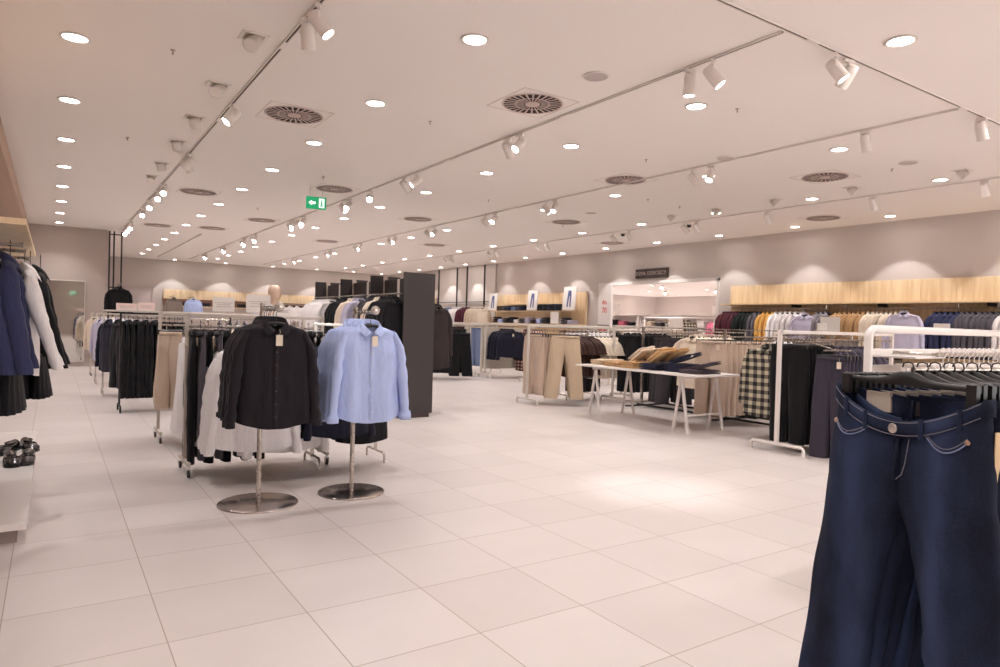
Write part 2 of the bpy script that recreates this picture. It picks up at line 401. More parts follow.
for y in (11.6, 14.2, 14.9, 18.2, 19.4, 22, 25): pair(4.39, y, 1, (230, 50), (150, 45), False, .3, ' over the back of the store')
spotlight(5.02, 2.96, 150, 35, 'white spotlight on the cross track near its joint with the second track, face lit', None, True, True)
spotlight(5.2, 2.96, 10, 40, 'white spotlight turned away on the cross track, beside the lit one', None, False)
spotlight(7.6, 2.96, 100, 20, 'white spotlight on the cross track at the right edge of the photo', None, False)
spotlight(7.19, 3.88, 90, 14, 'white spotlight pointing down near the right end of the third track', None, False)
pair(7.19, 5.9, 2, (260, 30), (120, 42), True, .3, ' above the table with folded trousers')
pair(7.19, 9.2, 2, (250, 35), (130, 35), True, .25, ' left of the table')
for y in (11.1, 13.6, 15.7, 18, 20.5, 24): pair(7.19, y, 2, (250, 50), (120, 50), False, .35, ' over the middle of the store')
for y in (4.1, 5.62, 7.49): spotlight(10.7, y, 100, 24, 'lone white cylinder spotlight on the right track, over the right racks', 'single spotlights on the right track', False, False)
pair(10.7, 9.1, 3, (90, 40), (120, 45), True, .3, ' before the opening')
pair(10.7, 11.0, 3, (80, 45), (120, 45), True, .5, ' before the opening')
for y in (14, 16.4, 19): pair(10.7, y, 3, (80, 45), (120, 45), False, .4, ' towards the far end')

# gimbal lights
gim_frame = MB().box(-.1, .1, -.1, -.075, -.008, 0).box(-.1, .1, .075, .1, -.008, 0).box(-.1, -.075, -.1, .1, -.008, 0).box(.075, .1, -.1, .1, -.008, 0).mesh('frame', white)
gim_hole = MB().box(-.076, .076, -.076, .076, -.003, 0).mesh('recess', solid('recess', (196, 182, 170), .8))
gim_can = MB().lathe([(.0, .03), (.058, .03), (.06, -.07), (.062, -.075), (.054, -.075)], n=20).mesh('lamp_can', white)
gim_lens = MB().lathe([(.053, -.07), (0, -.07)], n=20).mesh('lens', ledm)
def gimbal(x, y, pan, label, group, lit=True):
    t = thing('gimbal_downlight', label, 'ceiling light', (x, y, CZ), 0, group)
    link('frame', gim_frame, t); link('recess', gim_hole, t)
    a = math.radians(pan)
    c = link('lamp_can', gim_can, t, (0, 0, -.03), (math.radians(38), 0, -a))
    if lit: link('lens', gim_lens, c)
for y in (5.51, 6.86): gimbal(1.28, y, 225, 'square recessed lamp with a tilted white can, lit, beside the leftmost track', 'lit square recessed lamps')
for y in (8.14, 9.4, 10.9): gimbal(1.28, y, 30, 'square recessed lamp with a tilted white can, turned away, farther along the leftmost track', 'square recessed lamps turned away', False)
for y in (4.08, 5.55, 6.85, 8.05, 9.1): gimbal(9.95, y, 150, 'small square recessed lamp in the ceiling left of the right-hand track', 'square recessed lamps on the right')
gimbal(1.28, 12.0, 200, 'small recessed lamp shining at the viewer left of the leftmost track', None)

# vents
vent_ring = MB().lathe([(.30, 0), (.305, -.006), (.295, -.010), (.285, -.006)], n=40, cap=False).lathe([(.0, -.012), (.07, -.012), (.075, -.004)], n=24, cap=False).mesh('rim', ventm)
vent_back = MB().lathe([(.29, -.005), (.0, -.005)], n=40, cap=False).mesh('backing', slotm)
vs = MB()
for k in range(26):
    a = 2*PI*k/26
    for r0, r1, w in ((.085, .16, .005), (.16, .172, .016), (.172, .288, .0075)):
        c, s_ = math.cos(a), math.sin(a); p = lambda r, q: (r*c-q*s_, r*s_+q*c)
        w0 = w*(.75 if r0 < .1 else 1); P4 = [p(r0, -w0), p(r1, -w*1.35), p(r1, w*1.35), p(r0, w0)]
        vs.prism(P4, -.0075, -.0055)
vent_sl = vs.mesh('blades', ventm)
for x, y, lb in ((2.14, 7.33, 'round slotted ceiling vent right of the leftmost track, nearest one'), (3.93, 5.44, 'round slotted ceiling vent at the top centre, left of the speaker'),
        (2.13, 12.96, 'round slotted vent beyond the nearest one on the left'), (3.92, 11.03, 'round slotted vent just behind the green exit sign'), (7.06, 7.36, 'round slotted vent under the third track in the middle of the photo'),
        (9.0, 5.41, 'round slotted vent in a square frame on the right, with a bright face'), (6.47, 13.0, 'round slotted vent between the second and third tracks'), (3.9, 15.67, 'round slotted vent far down the left half'),
        (9.0, 11.12, 'round slotted vent beyond the third track, over the beige rack'), (12.2, 7.34, 'round slotted vent close to the right wall'), (2.12, 18.46, 'small looking round vent at the far left of the ceiling'),
        (3.3, 18.0, 'far round vent beside the short track'), (12.1, 13.05, 'round slotted vent close to the right wall before the opening'), (6.4, 18.5, 'far round vent in the middle of the ceiling'), (9.0, 17.0, 'far round vent before the panelled wall')):
    t = thing('ceiling_vent', lb, 'ceiling vent', (x, y, CZ))
    link('rim', vent_ring, t); link('backing', vent_back, t); link('blades', vent_sl, t)
    MB().box(-.33, .33, -.33, -.325, -.003, 0).box(-.33, .33, .325, .33, -.003, 0).box(-.33, -.325, -.33, .33, -.003, 0).box(.325, .33, -.33, .33, -.003, 0).build('frame', ventm, t)
# speaker discs, sprinklers, cameras
for x, y, lb in ((3.926, 4.5, 'flat round grey ceiling speaker at the top centre of the photo'), (7.1, 5.6, 'flat round speaker over the table'), (9.0, 4.3, 'faint round speaker near the right track'), (8.6, 9.9, 'faint round speaker beyond the middle vent')):
    t = thing('ceiling_speaker', lb, 'speaker', (x, y, CZ))
    MB().lathe([(.11, 0), (.11, -.008), (.1, -.012), (.0, -.012)], n=28).build('grille', solid('speaker_grey', (190, 178, 174), .8), t)
    MB().lathe([(.112, 0), (.118, -.004), (.112, -.01)], n=28).build('rim', white, t)
def P2(px, py, z): return (px, py, z)
for x, y in ((.8, 6.2), (.75, 9.6), (3.4, 6.6), (3.45, 10.2), (6.4, 6.3), (6.4, 10.1), (5.6, 4.3), (9.2, 4.6), (9.3, 8.3), (8.4, 8.2), (9.3, 11.6), (3.4, 14)):
    t = thing('fire_sprinkler', 'tiny fire sprinkler head on the white ceiling', 'sprinkler', (x, y, CZ), 0, 'sprinkler heads')
    MB().lathe([(.022, 0), (.022, -.004), (.006, -.007), (.006, -.03), (.011, -.032), (.011, -.035), (0, -.035)], n=10).build('head', solid('sprinkler_metal', (176, 156, 146), .4, .4), t)
for x, y, lb in ((11.0, 9.55, 'small black dome camera nearer the right edge'), (11.0, 11.5, 'small black dome camera left of the other one')):
    t = thing('security_camera', lb, 'camera', (x, y, CZ))
    MB().lathe([(.06, 0), (.06, -.02), (.05, -.025)], n=16).build('base', white, t)
    MB().lathe([(.05, -.02), (.045, -.055), (.025, -.075), (0, -.08)], n=16).build('dome', hang_m, t)

# exit sign
def exit_sign(loc, rz, label):
    t = thing('exit_sign', label, 'exit sign', loc, rz)
    MB().box(-.16, .16, -.012, .012, -.1, .1, .003).build('panel', emit('exit_green', (20, 170, 110), .32, (.005, .16, .07)), t)
    g = emit('exit_white', (235, 255, 245), .5)
    MB().prism([(-.12, 0), (-.07, .045), (-.07, .02), (-.01, .02), (-.01, -.02), (-.07, -.02), (-.07, -.045)], -.016, -.012, 'y').build('arrow', g, t)
    MB().box(.045, .13, -.016, -.012, -.075, .075).build('doorway', g, t)
    MB().box(.075, .1, -.018, -.016, -.02, .03).box(.08, .1, -.018, -.016, .035, .055).prism([(.06, -.065), (.075, -.02), (.1, -.02), (.11, -.06), (.1, -.065), (.09, -.035), (.075, -.065)], -.018, -.016, 'y').build('runner', MATS['exit_green'], t)
    MB().tube([(-.1, 0, .1), (-.1, 0, CZ-loc[2])], .003, 6).tube([(.1, 0, .1), (.1, 0, CZ-loc[2])], .003, 6).build('cable', chrome, t)
exit_sign((3.58, 10.93, 3.3), math.radians(-12), 'green exit sign with arrow and running figure hanging from the ceiling')
exit_sign((.98, -4.0, 2.49), PI, 'green exit sign behind the viewer, seen only in the mirror')
#PART2
# ------------------------------------------------------------------ garments
# every garment hangs from a rail point at its origin; its width runs along local x, its front faces local -y
def sm(a, b, x):
    t = max(0., min(1., (x-a)/(b-a))); return t*t*(3-2*t)
def drape(seed, amp, k=24):
    r = random.Random(seed); p = [r.uniform(0, 6.3) for _ in range(4)]
    from mathutils import noise
    def f(x, z):
        d = sm(.05, .6, -z)
        nz = amp*(.9*noise.noise((x*8+seed*3.1, z*4, seed))+.55*noise.noise((x*17+seed, z*11+z*x*30, 4.2+seed)))*(.4+.8*d)
        return nz+amp*(.25+.75*d)*(.55*math.sin(k*x+p[0]+1.7*z)+.35*math.sin(k*1.9*x+p[1]-2.6*z)+.2*math.sin(9*z+p[2]+6*x))
    return f
def ring(cx, cy, z, a, b, n, f=None, e=2.6, zf=None):
    out = []
    for k in range(n):
        q = 2*PI*k/n; c, s_ = math.cos(q), math.sin(q)
        x = cx+a*math.copysign(abs(c)**(2/e), c); y = cy+b*math.copysign(abs(s_)**(2/e), s_)
        if f: y += f(x, z)
        out.append((x, y, z+(zf(x) if zf else 0)))
    return out
TOPZ = -.10   # neck below the rail
def torso_rows(w, L, b0, flare, boxy):
    hw = w/2
    R = [(0, .058, .042), (-.012, .085, .044), (-.038, hw*.66, .042), (-.064, hw*.88, .034), (-.092, hw*.97, .030), (-.13, hw*.98, .040), (-.19, hw*(.97), b0)]
    R = [(z, a, min(b, b0*1.1)) for z, a, b in R]
    m = 14
    for i in range(1, m+1):
        t = i/m; R.append((-.19-(L-.19)*t, hw*(.97+flare*t-.03*math.sin(PI*t)*(1-boxy)), b0*(1+.1*math.sin(PI*t))))
    return R
def torso(w, L, b0=.06, flare=.06, boxy=.5, hem=.03, seed=1, amp=.012, n=30):
    f = drape(seed, amp); hw = w/2; m = MB(); rows = torso_rows(w, L, b0, flare, boxy); rg = []
    for z, a, b in rows:
        t = sm(L*.8, L, -z)
        r_ = ring(0, 0, z, a, b, n, f, 2.6, (lambda x, t=t: hem*t*(abs(x)/hw)**2))
        if len(rg) < 5:   # the neck opens lower at the front
            dd = (.075, .068, .040, .014, .004)[len(rg)]
            r_ = [(x, y, zz-(dd*math.exp(-(x/.075)**2)*(sm(0, .03, -y)))) for x, y, zz in r_]
        rg.append(r_)
    m.rings(rg)
    # a second, inner skin so the hem has thickness and the inside reads as cloth
    m.rings([[(x*.975, y*.9, z) for x, y, z in r] for r in reversed(rg[2:])])
    def front(x, z):
        for (z1, a1, b1), (z2, a2, b2) in zip(rows, rows[1:]):
            if z2 <= z <= z1: u = (z1-z)/(z1-z2+1e-9); a = a1+(a2-a1)*u; b = b1+(b2-b1)*u; break
        else: a, b = rows[-1][1:]
        e = 2.6; v = max(0, 1-(min(abs(x), a*.98)/a)**e)
        return -b*v**(1/e)+f(x, z)
    return m, front
def sleeve(m, side, w, ln, spread=.07, fwd=.02, r0=.072, r1=.046, seed=1, z0=-.085, n=14):
    r = random.Random(seed*7+side); p = r.uniform(0, 6); hw = w/2
    rg = []; K = 13
    for i in range(K+1):
        t = i/K
        x = side*(hw*.80+.035*sm(0, .25, t)+spread*t**.9); y = -fwd*t**1.3+.004*math.sin(9*t+p); z = z0+.035-(ln+.035)*t
        rr = r0+(r1-r0)*t; wob = .006*math.sin(19*t+p)*math.sin(7*t+p)+.004*math.sin(37*t+p*2)
        k = sm(-.08, .13, t)
        rg.append(ring(x, y, z, (rr*.70+wob)*k, (rr*.72+wob*.6)*k, n, None, 2.2, (lambda xx, x=x, side=side, t=t: -side*(xx-x)*.55*(1-sm(0, .5, t)))))
    m.rings(rg, True, False)
    m.rings([[(x+(q[0]-x)*.9 if False else q[0], q[1], q[2]) for q in rg[-1]], [(q[0], q[1]*.9, q[2]+.03) for q in rg[-1]]])
    return rg[-1]
def cuff_mesh(ringpts, h=.055):
    cx = sum(p[0] for p in ringpts)/len(ringpts); cy = sum(p[1] for p in ringpts)/len(ringpts); cz = sum(p[2] for p in ringpts)/len(ringpts)
    sc = lambda s_, dz: [(cx+(p[0]-cx)*s_, cy+(p[1]-cy)*s_, p[2]+dz) for p in ringpts]
    return MB().rings([sc(.98, .012), sc(1.05, .01), sc(1.06, -h*.6), sc(1.02, -h*.62), sc(.94, -h*.55)])
def collar_mesh(rx=.066, ry=.044, k=1.0):
    m = MB(); N = 32; rows = [[], [], [], [], []]
    for i in range(N+1):
        u = -1+2*i/N; au = abs(u); ph = PI*u
        fold = Vector((rx*math.sin(ph*.955), ry*math.cos(ph)+.002, .034-.098*au**2.1))
        inn = Vector((fold.x*.9, fold.y*.88, fold.z-.034))
        out = Vector((.096*math.sin(ph*.80), .062*math.cos(ph*.9)-.006*au, -.004-.092*au**1.7))
        rows[0].append(tuple(inn)); rows[1].append(tuple(fold*.995)); rows[2].append((fold.x*1.04, fold.y*1.06, fold.z+.003))
        mid = fold.lerp(out, .5); mid.x *= 1.05; mid.y *= 1.08; mid.y -= .003*au; rows[3].append(tuple(mid)); rows[4].append(tuple(out))
    return m.grid(rows)
def tag_mesh(w=.045, h=.075, d=.002, string=.04):
    return MB().box(-w/2, w/2, -d, 0, -string-h, -string).tube([(0, -d/2, 0), (.004, -d/2-.003, -string*.5), (0, -d/2, -string)], .0012, 4)
def hanger_mesh(w=.40, hook=.10):
    m = MB(); hz = TOPZ-.010
    pts = [(0, 0, hz)]+[(0, 0, hz+(.045*i/2)) for i in (1, 2)]
    m.tube([(0, 0, hz), (0, 0, -.035), (.008, 0, -.022), (.019, 0, -.008), (.016, 0, .008), (0, 0, .014), (-.015, 0, .008), (-.018, 0, -.006)], .0025, 6)
    for sd in (-1, 1):
        m.tube([(0, 0, hz+.004), (sd*w*.12, 0, hz+.001), (sd*w*.3, 0, hz-.028), (sd*w*.46, 0, hz-.052), (sd*w*.5, 0, hz-.066)], [.011, .012, .012, .012, .009], 8)
    return m
def clip_hanger_mesh(w=.36, thick=.013):
    m = MB(); hz = -.075
    m.tube([(0, 0, hz), (0, 0, -.03), (.008, 0, -.02), (.018, 0, -.006), (.014, 0, .009), (0, 0, .014), (-.014, 0, .008), (-.018, 0, -.006)], .0025, 6)
    m.box(-w/2, w/2, -thick/2, thick/2, hz-.008, hz+.008, .003)
    for sd in (-1, 1): m.box(sd*w/2-.014, sd*w/2+.014, -.02, .02, hz-.045, hz+.010, .004)
    return m
CH = {}
def cached(key, fn):
    if key not in CH: CH[key] = fn()
    return CH[key]
def make_top(name, mat, w=.46, L=.70, sl=.58, spread=.07, fwd=.02, collar=True, label='', cat='shirt', amp=.012, b0=.06, seed=1, tagged=False, hood=False, r0=.072, r1=.046, flare=.06, full=False, hem=.03, hangw=.35, inner=None, detail=None, loc=(0, 0, 0), rz=0, group=None, hmat=None):
    """a garment for the upper body; returns its root"""
    t = thing(name, label, cat, loc, rz, group)
    key = (name, mat.name, w, L, sl, spread, fwd, amp, b0, seed, r0, r1, flare)
    def mk():
        m, fr = torso(w, L, b0, flare, .5, hem, seed, amp, 30 if not full else 44)
        cu = []
        if sl:
            for sd in (-1, 1): cu.append(sleeve(m, sd, w, sl, spread, fwd, r0, r1, seed+sd+3))
        return (m.mesh('body', mat), fr, cu)
    me, fr, cu = cached(key, mk)
    link('body', me, t, (0, 0, TOPZ))
    link('hanger', cached(('hang', hangw), lambda: hanger_mesh(hangw).mesh('hanger', hang_m)) if hmat is None else cached(('hang', hangw, hmat.name), lambda: hanger_mesh(hangw).mesh('hanger', hmat)), t)
    if collar: link('collar', cached(('collar', mat.name), lambda: collar_mesh().mesh('collar', mat)), t, (0, 0, TOPZ+.006))
    if hood:
        def hd():
            m = MB(); m.rings([ring(0, .02+.03*q, -.01-.05*q+.04*math.sin(PI*q), .085+.03*math.sin(PI*q), .05+.03*q, 18) for q in [i/5 for i in range(6)]]); return m.mesh('hood', mat)
        link('hood', cached(('hood', mat.name), hd), t, (0, 0, TOPZ))
    if full or detail == 'placket':
        def pk():
            m = MB(); rows = []
            for i in range(17):
                z = -.085-(L-.09)*i/16
                rows.append([(x, fr(x, z)-e, z) for x, e in ((-.018, -.002), (-.017, .004), (.017, .004), (.018, -.002))])
            return m.grid(rows).mesh('placket', mat)
        link('placket', cached(key+('pk',), pk), t, (0, 0, TOPZ))
    if full:
        for c in cu: cuff_mesh(c).build('cuff', mat, t, (0, 0, TOPZ))
        bm_ = cached(('btn', mat.name), lambda: MB().lathe([(0, -.002), (.0055, -.002), (.006, 0), (.004, .0025), (0, .002)], n=10).mesh('button', detail_mat(mat)))
        for i in range(7):
            z = -.115-(L-.20)*i/6
            link('button', bm_, t, (0, fr(0, z)-.006, TOPZ+z), (PI/2, 0, 0))
        # chest pocket outline and side of the yoke seam
        m = MB(); m.tube([(.06+.028*i, fr(.06+.028*i, -.085-.012*i)-.001, -.085-.012*i) for i in range(5)], .0016, 4); m.build('yoke_seam', mat, t, (0, 0, TOPZ))
    if tagged:
        link('hang_tag', cached('tag', lambda: tag_mesh().mesh('hang_tag', cardm)), t, (.016, fr(.01, -.12)-.016, TOPZ-.045), (0, 0, .1))
    if full: MB().box(-.02, .02, .030, .034, -.035, .0).build('neck_label', solid('label_navy', (40, 42, 62), .8), t, (0, 0, TOPZ+.01))
    return t
def detail_mat(mat):
    return solid('button_dark', (58, 54, 58), .35) if 'black' in mat.name else solid('button_pearl', (216, 214, 220), .3)
def leg_rings(sd, w, L, rise, hemw, spread, seed, amp, n=20, b0=.04, thigh=1.0, dip=0, rows=16, creases=True, kn=0):
    r = random.Random(seed*5+sd); p = r.uniform(0, 6); rg = []; hw = w/2
    f = drape(seed+11, amp, 20)
    for i in range(rows+1):
        t = i/rows; z = -L*t
        if -z <= rise:
            u = -z/rise; inner = -.012-.004*u; outer = hw*(1+.07*sm(0, 1, u)*thigh)
            cx = (inner+outer)/2; a = (outer-inner)/2
        else:
            u = (-z-rise)/(L-rise); q = u**.85
            lw0 = hw*(1+.07*thigh)+.014; lw = lw0+(hemw-lw0)*u+kn*math.sin(PI*u)
            inner = -.014+(spread*q); cx = inner+lw/2+(.0)*u; a = lw/2
        b = b0*(.55+.45*sm(0, .25, t))*(1+.15*math.sin(7*t+p))
        e = 2.4
        zf = (lambda x, t=t: -dip*(1-sm(0, .22, t))*(max(0, 1-(x/hw)**2)))
        rg.append([(sd*x, y, z_) for x, y, z_ in ring(cx, 0, z, a, b, n, (lambda x, zz: f(sd*x, zz)), e)])
        if dip:
            rg[-1] = [(x, y, z_+zf(x)*(1 if y < 0 else .3)) for x, y, z_ in rg[-1]]
    return rg
def make_trousers(name, mat, w=.36, L=1.0, hemw=.19, spread=.03, rise=.27, label='', cat='trousers', amp=.014, seed=1, loc=(0, 0, 0), rz=0, group=None, tagged=False, b0=.045, band=True, hmat=None):
    t = thing(name, label, cat, loc, rz, group); Z0 = -.085
    def mk():
        m = MB()
        for sd in (-1, 1):
            rg = leg_rings(sd, w, L, rise, hemw, spread, seed, amp, 18, b0)
            if sd < 0: rg = [list(reversed(q)) for q in rg]
            m.rings(rg)
        return m.mesh('legs', mat)
    link('legs', cached(('tr', name, mat.name, w, L, hemw, spread, seed, b0), mk), t, (0, 0, Z0))
    if band:
        link('waistband', cached(('wb', mat.name, w, b0), lambda: MB().rings([ring(0, 0, z, w/2+e, b0*.62+e, 26, None, 3) for z, e in ((-.04, .001), (-.04, .005), (.004, .004), (.004, -.002), (-.03, -.004))]).mesh('waistband', mat)), t, (0, 0, Z0))
    hm = hmat or hang_m
    link('hanger', cached(('chang', w, hm.name), lambda: clip_hanger_mesh(w*.92).mesh('hanger', hm)), t)
    if tagged: link('hang_tag', cached('tag', lambda: tag_mesh().mesh('hang_tag', cardm)), t, (w*.3, -.05, Z0-.01), (0, 0, .1))
    return t
def make_skirt(name, mat, w=.34, L=.5, label='', loc=(0, 0, 0), rz=0, group=None, seed=1):
    t = thing(name, label, 'skirt', loc, rz, group)
    def mk():
        m = MB(); rg = []
        for i in range(9):
            u = i/8; rg.append([((w/2*(1+.3*u)+.010*u*math.sin(14*q))*math.cos(q), (.035+.035*u+.012*u*math.sin(14*q))*math.sin(q), -L*u) for q in [2*PI*k/56 for k in range(56)]])
        return m.rings(rg).mesh('body', mat)
    link('body', cached(('sk', mat.name, w, L), mk), t, (0, 0, -.085)); link('hanger', cached(('chang', w, 'x'), lambda: clip_hanger_mesh(w*.92).mesh('hanger', hang_m)), t)
    return t
PROTO = {}
def row(kind, mat, n, start, end, zr, rz, label, group, jit=.06, dj=.25, first=None, last=None, seeds=3, **kw):
    """n garments hung at equal steps from start to end (x, y); the named ends get labels of their own"""
    out = []; gap = math.hypot(end[0]-start[0], end[1]-start[1])/max(1, n-1)
    if n > 1 and gap > 0:
        kw['b0'] = round(min(kw.get('b0', .05), max(.026, gap*.56)), 3)
        if kind not in ('trousers', 'skirt'): kw['r0'] = round(min(kw.get('r0', .072), max(.05, gap*.95)), 3)
        if kind == 'skirt': kw.pop('b0')
    for i in range(n):
        u = i/max(1, n-1); st = .0 if n < 2 else dj*(random.random()-.5)/n*math.hypot(end[0]-start[0], end[1]-start[1])
        L = math.hypot(end[0]-start[0], end[1]-start[1]) or 1
        x = start[0]+(end[0]-start[0])*(u)+st*(end[0]-start[0])/L; y = start[1]+(end[1]-start[1])*u+st*(end[1]-start[1])/L
        lb, g = label, group
        if first and i == 0: lb, g = first, group
        if last and i == n-1: lb, g = last, group
        sd = 1+(i*7) % seeds
        key = (kind, mat.name if hasattr(mat, 'name') else '', sd, tuple(sorted((k, str(v)) for k, v in kw.items())))
        a = rz+random.uniform(-jit, jit)
        if key in PROTO: t = copy_thing(PROTO[key], (x, y, zr), a, lb, g)
        else:
            fn = {'trousers': make_trousers, 'jeans': make_trousers, 'skirt': make_skirt}.get(kind, make_top)
            t = fn(kind, mat, seed=sd, label=lb, loc=(x, y, zr), rz=a, group=g, **kw); PROTO[key] = t
        out.append(t)
    return out

# ------------------------------------------------------------------ racks
def make_rack(name, label, x0, x1, y, ztop, zrail, mat, foot=.3, r=.016, casters=False, panel=None, group=None, hoop=True, depthrail=0, rz=0):
    """rack whose rail runs along +x from x0; feet run across it"""
    L = x1-x0; t = thing(name, label, 'clothes rack', (x0, y, 0), rz, group)
    for px in (0, L):
        MB().box(px-r, px+r, -r, r, .09 if hoop else .02, ztop, .003).build('post', mat, t)
        if casters:
            MB().box(px-r, px+r, -foot, foot, .10, .10+2*r, .003).build('foot', mat, t)
            for sy in (-1, 1):
                c = MB().tube([(px, sy*foot*.92, .10), (px, sy*foot*.92, .075)], .008, 8).box(px-.02, px-.012, sy*foot*.92-.012, sy*foot*.92+.012, .028, .08).box(px+.012, px+.02, sy*foot*.92-.012, sy*foot*.92+.012, .028, .08).build('caster', white, t)
                MB().lathe([(.012, -.009), (.03, -.009), (.033, 0), (.03, .009), (.012, .009)], n=18).build('wheel', rubber, c, (px, sy*foot*.92, .034), (0, PI/2, 0))
        else:
            MB().tube([(px, -foot, .0), (px, -foot, .07), (px, -foot+.025, .095), (px, foot-.025, .095), (px, foot, .07), (px, foot, 0)], r, 8).build('foot', mat, t)
    MB().box(0, L, -r, r, ztop-2*r, ztop, .003).build('top_bar', mat, t)
    if abs(ztop-zrail) > .05: MB().tube([(0, 0, zrail-.014), (L, 0, zrail-.014)], .012, 8).build('rail', chrome, t)
    if panel: MB().box(.04, L-.04, .0, .006, panel[0], panel[1]).build('panel', panel[2], t)
    return t
def face_arm(label, x, y, z, ln, az, group=None, mat=None):
    """short rail standing out; origin at its root, points along az (deg from +Y to +X)"""
    t = thing('hanging_rail', label, 'rail', (x, y, z), -math.radians(az), group)
    MB().tube([(0, 0, -.014), (0, ln, -.014)], .011, 8).build('rod', mat or chrome, t)
    MB().lathe([(0, -.006), (.016, -.006), (.018, 0), (.016, .008), (0, .008)], n=12).build('end_cap', mat or chrome, t, (0, ln, -.014), (PI/2, 0, 0))
    return t
def sign_holder(x, y, z, w, h, rz, label, mat=paper, tilt=0):
    t = thing('rack_sign', label, 'sign', (x, y, z), rz)
    MB().box(-w/2, w/2, -.003, .003, .01, h).build('card', mat, t)
    MB().box(-w/2, w/2, -.006, .006, 0, .014, .002).tube([(0, 0, 0), (0, 0, -.03)], .006, 6).build('holder', acrylic, t)
    for k, (q, ww) in enumerate(((.62, .8), (.5, .6), (.36, .7))):
        MB().box(-w*ww/2, w*ww/2, -.0045, -.003, h*q-.004, h*q+.004).build('print_line', solid('faint_print', (196, 186, 182), .8), t)
    return t
black = fabric('black', (25, 24, 28)); blackb = fabric('black_knit', (21, 20, 23)); char = fabric('charcoal', (62, 58, 62)); navy = fabric('navy', (52, 56, 88)); navyd = fabric('dark_navy', (30, 30, 46))
whitef = fabric('white_cotton', (240, 236, 236), .85); lightblue = fabric('light_blue', (180, 196, 238), .8, .6, .06); beige = fabric('beige', (199, 178, 160)); cream = fabric('cream', (228, 214, 196)); brown = fabric('brown', (66, 44, 38)); lilac = fabric('lilac', (196, 192, 214)); bluejean = fabric('washed_denim', (118, 134, 168), .9, .4, .25); darkjean = fabric('dark_denim', (34, 44, 66), .9, .4, .25)
wine = fabric('wine', (92, 44, 56)); mustard = fabric('mustard', (214, 164, 88)); grey = fabric('grey', (140, 134, 140)); greyd = fabric('dark_grey', (88, 84, 92)); tan = fabric('tan', (186, 148, 106)); forest = fabric('bottle_green', (30, 38, 36)); pink = fabric('pink', (214, 120, 146)); taupe = fabric('taupe', (134, 122, 114))
plaid_bw = plaid('black_cream', (36, 34, 36), (120, 114, 104), (206, 196, 168)); plaid_red = plaid('brown_cream', (60, 36, 40), (128, 84, 78), (224, 196, 178), .09)
W90 = -PI/2   # garments on a rail along x that face the left wall

# --- A: fixture at the left edge: wooden canopy, arms, hanging jackets, platform with shoes
cn = thing('wooden_canopy', 'pale wooden canopy shelf over the jackets at the left edge', 'shelf', (-.13, 4.80, 1.90))
MB().box(-.9, 0, 0, 2.75, 0, .03, .002).build('board', wood(), cn)
MB().box(-.88, -.87, .02, 2.7, -1.76, 0).build('back_panel', wallw, cn)
MB().box(-.9, -.0, -.004, 0, -.002, .034).build('front_lip', wood(), cn)
for y, lb in ((5.05, 'steel arm under the canopy carrying the navy jackets'), (5.55, 'steel arm under the canopy carrying the white shirt'), (6.3, 'farther steel arm under the canopy')):
    t = thing('hanging_rail', lb, 'rail', (-.95, y, 1.80))
    MB().tube([(0, 0, 0), (.79, 0, 0)], .011, 8).lathe([(.0, 0), (.0, 0)], n=8).build('rod', chrome, t)
    MB().tube([(.79, 0, 0), (.80, 0, 0)], .017, 10).build('end_cap', chrome, t)
NJ = dict(w=.48, L=.69, sl=.60, spread=.03, fwd=.10, b0=.06, collar=True, r0=.085, r1=.062)
row('jacket', navy, 5, (-.215, 5.05), (-.55, 5.05), 1.815, PI/2, 'navy jacket in the row at the left edge, behind the front one', 'navy jackets at the left edge', first='frontmost navy jacket in the row at the left edge, nearest the aisle', jit=.03, dj=0, **NJ)
row('skirt', black, 4, (-.21, 5.05), (-.54, 5.05), 1.24, PI/2, 'black pleated skirt hanging below the navy jackets', 'black skirts under the navy jackets', jit=.04, w=.46, L=.36)
t = thing('hanging_rail', 'low steel arm carrying the black skirts at the left', 'rail', (-.95, 5.05, 1.21)); MB().tube([(0, 0, 0), (.80, 0, 0)], .011, 8).build('rod', chrome, t)
row('jacket', black, 1, (-.235, 5.52), (-.2, 5.5), 1.78, PI/2, 'black jacket squeezed between the navy jackets and the white shirt', None, jit=0, w=.46, L=.72, sl=.6, spread=.03, fwd=.08)
row('shirt', whitef, 1, (-.125, 5.50), (-.15, 5.5), 1.785, PI/2, 'white shirt beside the navy jackets at the left edge', None, jit=0, w=.44, L=.72, sl=.58, spread=.02, fwd=.17, b0=.05, r0=.07)
row('jacket', blackb, 2, (-.075, 6.0), (-.17, 6.0), 1.80, PI/2, 'black jacket behind the white shirt at the left', 'black jackets at the left', jit=.03, dj=0, w=.46, L=.74, sl=.62, spread=.02, fwd=.16, b0=.05)
row('skirt', black, 3, (-.07, 5.75), (-.27, 5.75), 1.17, PI/2, 'short black skirt hanging below the white shirt', 'black skirts under the white shirt', jit=.04, w=.40, L=.28)
t = thing('hanging_rail', 'low steel arm under the white shirt', 'rail', (-.95, 5.75, 1.16)); MB().tube([(0, 0, 0), (.96, 0, 0)], .011, 8).build('rod', chrome, t)
pf = thing('shoe_platform', 'low white platform at the left edge under the hanging jackets', 'display platform', (-.105, 4.92, 0))
MB().box(-.85, 0, 0, 3.75, .085, .125, .002).build('top', white_gloss, pf)
MB().box(-.80, -.05, .05, 3.7, 0, .085).build('plinth', solid('plinth_grey', (150, 138, 132), .6), pf)
shoe_m = solid('black_leather', (26, 22, 24), .18)
